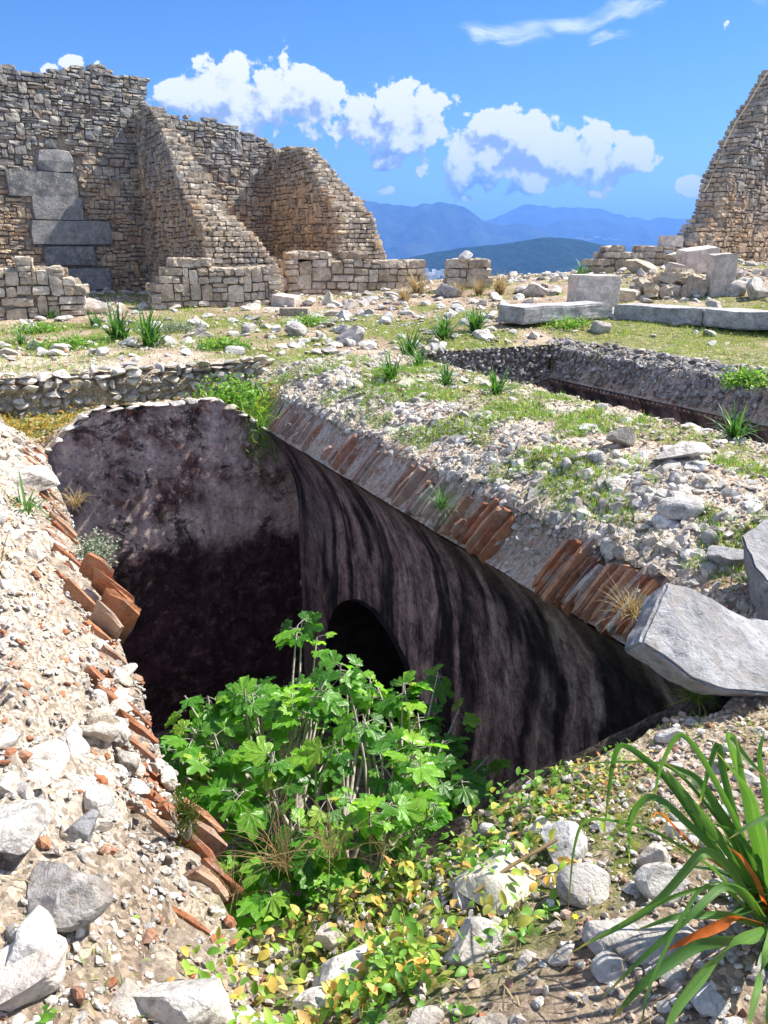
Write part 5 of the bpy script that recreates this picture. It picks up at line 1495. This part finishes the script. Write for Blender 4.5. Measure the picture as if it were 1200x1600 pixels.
for px, py, h_, k_, lb in [(188, 532, .62, 70, 'dark green asphodel tuft, nearer the marble blocks of the twin tufts'), (236, 540, .62, 60, 'pale green asphodel tuft, nearer the spur stub of the twin tufts'), (152, 512, .38, 50, 'small round green tuft beside the twin asphodels'),
                           (692, 530, .48, 70, 'green asphodel tuft at the pit rim, first before the kerb'), (744, 518, .52, 70, 'darker asphodel tuft at the pit rim, nearest the kerb end'), (640, 556, .50, 50, 'grassy tuft just above the rubble ridge'),
                           (612, 592, .36, 45, 'bright asphodel tuft standing alone on the ridge rubble'), (698, 602, .28, 45, 'low bright asphodel tuft on the ridge moss'), (775, 616, .32, 50, 'spreading asphodel tuft closest to the second cistern edge'),
                           (1146, 684, .30, 40, 'asphodel tuft at the brink of the second cistern, by the border'), (908, 436, .5, 40, 'green tuft on the crest below the thin white stone'), (655, 572, .3, 30, 'wispy grass tuft between the ridge and the white boulders'),
                           (80, 498, .3, 30, 'small green weed before the low pale wall'), (35, 540, .35, 40, 'low green weed by the border above the retaining wall')]:
    tuft('asphodel_tuft', lb, px, py, h_ * 1.2, int(k_ * 1.3), ASPH, .5)
for px, py, h_, lb in [(632, 474, .5, 'dry yellow grass tuft at the end of the low block wall'), (652, 462, .75, 'tall dry grass tuft against the low block wall'), (716, 464, .5, 'dry grass tuft directly in front of the small stump'), (748, 462, .5, 'dry grass tuft at the stump side, middle of the row'), (780, 460, .6, 'dry grass tuft furthest from the low block wall')]:
    tuft('dry_grass_tuft', lb, px, py, h_, 150, DRY, .28, .6, 'dry grass tufts at the cliff edge', 'grass tuft')
# dark green bush in the far corner of the near cistern and the sage on the sunny edge
def bush(name, label, cenL, rad, k, vars__, size, m, cat_='shrub', drop=0.0):
    e = empty(name, (0, 0, 0), PSI); tag(e, label, cat_)
    d_ = RNG.normal(size=(k, 3)); d_ /= np.linalg.norm(d_, axis=1)[:, None]; d_ *= RNG.random((k, 1)) ** .4
    d_ *= (1 + .35 * np.sin(5 * np.arctan2(d_[:, 1], d_[:, 0]) + 3 * d_[:, 2]))[:, None]
    P = np.array(cenL) + d_ * np.array(rad)
    P[:, 2] -= drop * np.abs(RNG.normal(0, .4, k))
    V, F, Uv = merge(vars__, RNG.integers(0, len(vars__), k), P, dirs(RNG.uniform(0, 6.28, k), RNG.normal(.25, .6, k), RNG.normal(0, .6, k)), np.repeat((size * RNG.uniform(.6, 1.2, k))[:, None], 3, 1))
    obj('foliage', V, F, m, e, True, 'stuff'); 
    for j in range(6):
        q_ = np.array(cenL) + RNG.normal(0, .4, 3) * np.array(rad); tube('stem', curve(np.array(cenL) - (0, 0, rad[2]), q_, RNG.normal(0, .02, 3), 5), .005, BARK, e)
    return e


bush('ivy_bush', 'dark leafy bush spilling over the far corner of the end wall', (2.75, 9.45, -.22), (.45, .45, .26), 1500, OVAL, .06, COVG)
bush('ivy_bush', 'trailing weeds hanging down where the end wall meets the brick edge', (2.88, 8.95, -.5), (.2, .2, .42), 260, BLW, .3, COVG, drop=.4)
bush('sage_shrub', 'small grey green sage bush on the sunny edge above the jutting tiles', tuple(to_s(*ground_at(150, 872)[:2])) + (ground_at(150, 872)[2] + .05,), (.15, .15, .12), 900, OVAL, .025, SAGE)
bush('sage_shrub', 'tiny dark shrub sprouting between the lowest bricks of the sunny edge', (.40, 2.32, -.33), (.05, .06, .10), 260, BLW, .07, MOSSG)
p = ground_at(40, 800)
tuft('asphodel_plant', 'wilting asphodel with yellow tipped leaves on the sunny shoulder', 0, 0, .42, 26, ASPH, .95, .9, pos_=p)
tuft('asphodel_plant', 'second wilting asphodel partly cut off by the border of the picture', -8, 890, .34, 22, DRY, .9, .9)
tuft('dry_grass_tuft', 'fine straw coloured grass fringing the sunny edge above the jutting tiles', 118, 790, .22, 90, DRY, .5, .5, cat_='grass tuft')
tuft('dry_grass_tuft', 'straw grass growing from the mortar over the bright bricks', 985, 960, .22, 110, DRY, .6, .4, cat_='grass tuft')
tuft('grass_tuft', 'long green grass drooping over the shaded brick face in its middle', 690, 790, .26, 90, ASPH, .9, .4, cat_='grass tuft')
tuft('grass_tuft', 'green grass in front of the foot of the large grey slab', 1090, 1092, .16, 120, GRASS, .7, .5, cat_='grass tuft')
for px, py, h_, k_, lb in [(440, 1350, .42, 90, 'tall straw grass at the near end of the fig tree'), (520, 1330, .34, 80, 'straw grass with bare stems under the fig branches'), (370, 1400, .3, 50, 'thin straw grass between the fig and the low bricks'), (600, 1330, .18, 40, 'short straw grass at the rim beside the fig stems')]:
    pz = at(px, py, 2.75)
    tuft('dry_grass_tuft', lb, 0, 0, h_ * .85, int(k_ * .55), DRY, .38, .13, cat_='grass tuft', pos_=pz)

# flat ground plants as uncountable stuff
def cover(name, label, P, vars__, size, m, cat_, elm=.35, els=.35, lift=.02, tilt=None):
    k = len(P); s = size * RNG.uniform(.5, 1.2, k); P = P.copy(); P[:, 2] += lift * RNG.random(k)
    V, F, Uv = merge(vars__, RNG.integers(0, len(vars__), k), P, dirs(RNG.uniform(0, 6.28, k), RNG.normal(elm, els, k), RNG.normal(0, .4, k)) if tilt is None else np.einsum('nij,njk->nik', eul(0, 0, RNG.uniform(0, 6.28, k)), eul(-np.abs(RNG.normal(0, tilt, k)), 0, RNG.normal(0, .5, k))), np.repeat(s[:, None], 3, 1))
    o = obj(name, V, F, m, None, True, 'stuff'); o.matrix_world = SITE; tag(o, label, cat_); return o


def gpos(n0, n1, a0, a1, k, mask):
    n = RNG.uniform(n0, n1, k); a = RNG.uniform(a0, a1, k); q_ = (RNG.random(k) < mask(n, a)) & ~in_hole(n, a, -.0)
    n, a = n[q_], a[q_]; nw, aw = warp(n, a); return np.stack([nw, aw, H(n, a)], 1)


cl = lambda n, a, k, f=2.2: ss(fbm(n * f, a * f, 4, k), -.15, .25)
corner = gpos(.05, 2.0, 1.0, A0, 7600, lambda n, a: ss(n, .12, .35) * (1 - ss(n, 1.2, 1.6)) * ss(a, 1.2 + .10 * np.sin(n * 5), 1.38 + .1 * np.sin(n * 5)) * (.15 + .85 * cl(n, a, 100, 3)))
# spill of leaves down the heap inside the corner
k = 2600; n_ = RNG.uniform(.5, 1.6, k); a_ = A0 + RNG.random(k) ** 1.6 * .5; spill = np.stack([n_, a_, ZF(n_, a_) + RNG.random(k) * .16 + .14 * (1 - (a_ - A0) / .5)], 1)
cover('ground_cover', 'yellow orange and green leafy ground cover filling the near corner of the cistern', np.concatenate([corner, spill]), OVAL, .040, COVER, 'ground cover', .5, .5, .07)
cover('ground_cover', 'green clover like leaves below the fig tree', gpos(.2, 1.9, 1.0, A0, 5200, lambda n, a: ss(n, .5, .8) * (1 - ss(n, 1.3, 1.7)) * ss(a, 1.12, 1.3) * cl(n, a, 101, 3)), OVAL, .034, COVG, 'ground cover', .5, .5, .09)
cover('ground_cover', 'orange and green creeping leaves on the rim beside the cream cracked rock', gpos(1.4, 3.6, 1.1, 2.3, 6500, lambda n, a: cl(n, a, 52, 2.2) * ss(a, 1.25, 1.5) * (1 - ss(n, 2.7, 3.3) * .7) * ((a < A0) | (n > N1))), OVAL, .022, COVER, 'ground cover', .4, .5, .03)
cover('ground_cover', 'yellow weeds on the terrace behind the arched end wall', gpos(-1.8, 3.3, A1 + .2, 10.25, 7000, lambda n, a: (1 - .5 * ss(n, 1.2, 2)) * (.3 + .7 * cl(n, a, 103, 1.6))), OVAL, .05, COVY, 'ground cover', .4, .5, .06)
gm_ = gpos(-5, 16, 2.0, 20, 420000, lambda n, a: green_mask(n, a) * (.2 + .8 * cl(n, a, 104, 2.5)) * (to_w(n, a)[1] < 19))
cover('grass', 'short green grass and moss in patches over the ruins', gm_, BLT, .065, GRASS, 'grass', tilt=.8)
cover('grass', 'fine short grass between the foreground stones', gpos(-.8, 4, .3, 2.4, 16000, lambda n, a: cl(n, a, 105, 3) ** 3 * ((a < A0) | (n > N1)) * (.15 + .85 * ss(a, .8, 1.2))), BLT, .035, GRASS, 'grass', tilt=.9)
cover('dry_litter', 'dry stalks and straw lying in the foreground gravel', gpos(-.8, 3.2, -.4, 1.9, 2600, lambda n, a: .4 + .6 * cl(n, a, 106, 3)), BLT, .05, DRY, 'litter', tilt=1.5)
far_g = gpos(-8, 22, 9, 24, 90000, lambda n, a: ss(fbm(n * .9, a * .9, 5, 107), .0, .3) * ((a > 10.5) | (n > M1 + 1)) * (to_w(n, a)[1] < 22))
cover('grass', 'straw and green grass patches on the far side of the cisterns', far_g, BLT, .11, GRASS, 'grass', tilt=.7)
moss_ = scatter(N1 + .2, N1 + 1.3, 2.2, 10, 9000, .02, .045, 1, lambda n, a: ss(fbm(n * 2.2, a * 2.2, 4, 108), .08, .25), .3)
cover('moss', 'dark green moss and weeds on the shaded shoulder of rubble', moss_[0], BLT, .055, MOSSG, 'moss', tilt=.9)
rg_ = gpos(N1 + .35, M0 - .2, 2.3, 10, 60000, lambda n, a: ss(fbm(n * 2.4, a * 2.4, 4, 57), .02, .2))
cover('grass', 'bright tufts of short grass among the rubble of the ridge', rg_, BLT, .06, GRASS, 'grass', tilt=.8)
cover('weeds', 'dark leaves growing at the foot of the pit beneath the fig', np.stack([RNG.uniform(.5, 2.7, 1500), A0 + .1 + RNG.random(1500) * 2.2, np.zeros(1500)], 1) * np.array([1, 1, 0]) + np.array([0, 0, 1]) * 0 + np.stack([np.zeros(1500)] * 2 + [np.zeros(1500)], 1), OVAL, .07, COVG, 'weeds', .4, .5, .2) if 0 else None

for px, py, w_, lb in ((60, 520, .5, 'low dark green weed mat by the border, between the low wall and the retaining wall'), (270, 520, .55, 'grey green weed clump beside the twin asphodels, on the stump side'), (110, 545, .6, 'dark weed clump above the left part of the retaining wall'),
                     (350, 545, .45, 'green weeds between the grey stones and the retaining wall'), (480, 508, .5, 'bright weeds behind the flat grey rock'), (890, 512, .5, 'green weeds in the gap under the short kerb'), (1165, 600, .35, 'pale weed by the border on the far cistern shoulder')):
    p = ground_at(px, py); sx2, sy2 = to_s(p[0], p[1])
    bush('weed_clump', lb, (sx2, sy2, p[2] + .06), (w_, w_ * .6, .12), 900, OVAL, .05, COVG if px != 270 else SAGE, 'weed')

# --- foreground asphodel, each leaf a part
fa = ground_at(1200, 1440)
big = empty('asphodel_plant', fa); tag(big, 'large asphodel with long arching green leaves and one orange leaf, in the foreground', 'plant')
LV = [  # photo points from root to tip with distances, width, material
    ([(1195, 1430, 1.95), (1120, 1330, 1.85), (1040, 1210, 1.9), (968, 1155, 1.95), (955, 1200, 2.0), (942, 1320, 2.05)], .018, 0),
    ([(1200, 1420, 1.95), (1130, 1290, 1.9), (1075, 1220, 1.9), (1035, 1190, 1.95), (950, 1190, 2.0), (850, 1200, 2.1)], .012, 0),
    ([(1200, 1425, 1.95), (1110, 1320, 1.8), (1020, 1235, 1.8), (985, 1270, 1.85), (982, 1320, 1.9), (984, 1350, 2.0)], .016, 0),
    ([(1205, 1420, 1.95), (1150, 1280, 1.85), (1090, 1170, 1.8), (1060, 1140, 1.8), (1030, 1200, 1.85), (1015, 1290, 1.95)], .014, 0),
    ([(1200, 1420, 1.95), (1180, 1300, 1.85), (1150, 1190, 1.8), (1135, 1140, 1.8), (1165, 1185, 1.75), (1215, 1230, 1.7)], .022, 0),
    ([(1205, 1420, 1.95), (1160, 1320, 1.9), (1130, 1210, 1.85), (1122, 1150, 1.85), (1100, 1230, 1.85), (1092, 1260, 1.9)], .018, 0),
    ([(1210, 1420, 1.95), (1175, 1300, 1.8), (1160, 1220, 1.75), (1150, 1150, 1.75)], .020, 0),
    ([(1205, 1425, 1.9), (1195, 1320, 1.75), (1175, 1240, 1.7), (1120, 1175, 1.7)], .022, 0),
    ([(1195, 1430, 1.95), (1150, 1310, 1.9), (1090, 1215, 1.9), (1035, 1190, 1.95)], .028, 0),
    ([(1200, 1430, 1.95), (1140, 1330, 1.85), (1060, 1230, 1.85), (1040, 1200, 1.9)], .026, 0),
    ([(1195, 1440, 1.92), (1110, 1350, 1.8), (1010, 1290, 1.8), (910, 1275, 1.85), (895, 1330, 1.9), (888, 1420, 1.95)], .011, 0),
    ([(1190, 1440, 1.92), (1140, 1350, 1.8), (1100, 1325, 1.75), (1080, 1350, 1.75), (1020, 1420, 1.75), (945, 1460, 1.8), (905, 1480, 1.85)], .022, 0),
    ([(1190, 1445, 1.9), (1130, 1380, 1.7), (1050, 1400, 1.65), (960, 1450, 1.7), (890, 1490, 1.75)], .010, 0),
    ([(1200, 1440, 1.9), (1165, 1385, 1.65), (1100, 1375, 1.55), (1050, 1460, 1.5), (1010, 1550, 1.45), (1000, 1620, 1.45)], .010, 0),
    ([(1195, 1445, 1.9), (1165, 1395, 1.7), (1130, 1380, 1.65), (1085, 1425, 1.6), (1000, 1500, 1.6), (940, 1560, 1.62)], .018, 0),
    ([(1190, 1450, 1.85), (1150, 1470, 1.6), (1090, 1475, 1.55), (1010, 1530, 1.5), (950, 1600, 1.5)], .028, 0),
    ([(1200, 1450, 1.85), (1160, 1470, 1.5), (1110, 1510, 1.4), (1060, 1570, 1.35), (1030, 1630, 1.32)], .034, 0),
    ([(1195, 1450, 1.85), (1140, 1430, 1.65), (1060, 1430, 1.6), (990, 1455, 1.65)], .016, 0),
    ([(1195, 1445, 1.88), (1150, 1435, 1.65), (1090, 1462, 1.6), (1040, 1485, 1.6)], .026, 1),
    ([(1210, 1440, 1.85), (1205, 1470, 1.45), (1185, 1540, 1.3), (1165, 1620, 1.25)], .020, 0),
    ([(1215, 1440, 1.85), (1215, 1480, 1.4), (1205, 1560, 1.28), (1195, 1620, 1.25)], .022, 0),
    ([(1200, 1430, 1.95), (1185, 1380, 1.8), (1160, 1340, 1.75), (1140, 1325, 1.75)], .012, 1),
    ([(1200, 1430, 1.95), (1150, 1370, 1.85), (1080, 1320, 1.8), (1030, 1265, 1.85), (1015, 1280, 1.9)], .010, 1),
    ([(1215, 1420, 1.9), (1225, 1310, 1.75), (1210, 1270, 1.7), (1170, 1290, 1.68), (1140, 1310, 1.68)], .014, 0),
    ([(1210, 1420, 1.95), (1190, 1350, 1.85), (1150, 1300, 1.85), (1110, 1285, 1.88)], .016, 0),
    ([(1215, 1430, 1.95), (1200, 1260, 1.9), (1185, 1180, 1.9), (1195, 1140, 1.9)], .018, 0),
]
for i, (pts, w_, mi) in enumerate(LV):
    kp = np.array([at(*q_) for q_ in pts]); t = np.linspace(0, 1, len(kp)); tt = np.linspace(0, 1, 26)
    # smooth through the points
    c_ = np.stack([np.interp(tt, t, kp[:, j]) for j in range(3)], 1)
    for _ in range(3): c_[1:-1] = (c_[:-2] + 2 * c_[1:-1] + c_[2:]) / 4
    tg = np.gradient(c_, axis=0); tg /= np.linalg.norm(tg, axis=1)[:, None]
    view = c_ - EYE + np.array([0, 0, .8]); view /= np.linalg.norm(view, axis=1)[:, None]
    sd_ = np.cross(tg, view); sd_ /= np.linalg.norm(sd_, axis=1)[:, None]; nr = np.cross(sd_, tg)
    tw = .6 * math.sin(i * 2.1); sd2 = sd_ * math.cos(tw) + nr * math.sin(tw); nr2 = np.cross(sd2, tg)
    wd = w_ * 1.0 * np.minimum(1, .55 + tt * 2) * (1 - tt ** 3) + .001
    V = np.stack([c_ - sd2 * wd[:, None] / 2, c_ + nr2 * wd[:, None] * .22, c_ + sd2 * wd[:, None] / 2], 1).reshape(-1, 3)
    F = []
    for j in range(25):
        b_ = j * 3; F += [[b_, b_ + 1, b_ + 4, b_ + 3], [b_ + 1, b_ + 2, b_ + 5, b_ + 4]]
    o = obj('leaf', V - fa, np.array(F), ORANGE if mi else STRAP, big, True, uv=np.stack([np.tile([0, .5, 1], 26) + i * 3, np.repeat(tt, 3)], 1))
    if mi and i == 18: o['label'] = 'broad orange dying leaf'
# inner leaf mass of the plant
V, F, _ = merge(BLW, RNG.integers(0, 6, 40), RNG.normal(0, .02, (40, 3)) * np.array([1, 1, .3]) + np.array([.03, 0, 0]), np.einsum('nij,njk->nik', eul(0, 0, RNG.uniform(0, 6.28, 40)), eul(-np.abs(RNG.normal(0, .45, 40)), 0, 0)), RNG.uniform(.22, .42, (40, 1)) * np.array([[1.3, 1, 1]]))
obj('inner_leaves', V, F, ASPH, big, True, 'stuff')
# small weed rosettes and one yellow flower
for px, py, lb in ((60, 1590, 'leafy green rosette in the bottom corner beside the pink slab'), (590, 1597, 'little green rosette at the bottom edge beside the gravel'), (720, 1590, 'small green rosette in the gravel left of the orange fragment'), (860, 1425, 'tiny green sprout in the gravel by the jagged white rock')):
    p = ground_at(px, py); e = empty('weed', p); tag(e, lb, 'weed'); k = 16
    V, F, _ = merge(OVAL, RNG.integers(0, 5, k), RNG.normal(0, .004, (k, 3)), dirs(np.arange(k) * 2.4, RNG.uniform(.1, .9, k)), np.repeat(RNG.uniform(.02, .045, (k, 1)), 3, 1)); obj('foliage', V, F, COVG, e, True, 'stuff')
YEL, T = new_mat('yellow_petals'); finish(T, (.85, .62, .02), .5)
p = ground_at(896, 1452); e = empty('flower', p); tag(e, 'single small yellow flower in the gravel below the jagged white rock', 'flower')
tube('stem', [(0, 0, 0), (.003, 0, .02), (.002, .002, .04)], .0012, COVG, e)
V, F, _ = merge(OVAL, np.zeros(6, int), np.tile([[.002, .002, .04]], (6, 1)), dirs(np.arange(6) * 1.047, .15), np.full((6, 3), .010)); obj('petals', V, F, YEL, e, True)
tube('twig', [at(870, 1312, 2.35), at(800, 1352, 2.3), at(740, 1395, 2.25)], .006, DRY, None, 'bare pale twig lying from the squared white rock over the leaves', 'twig')
print('all done', len(bpy.data.objects), sum(len(o.data.polygons) for o in bpy.data.objects if o.type == 'MESH'))
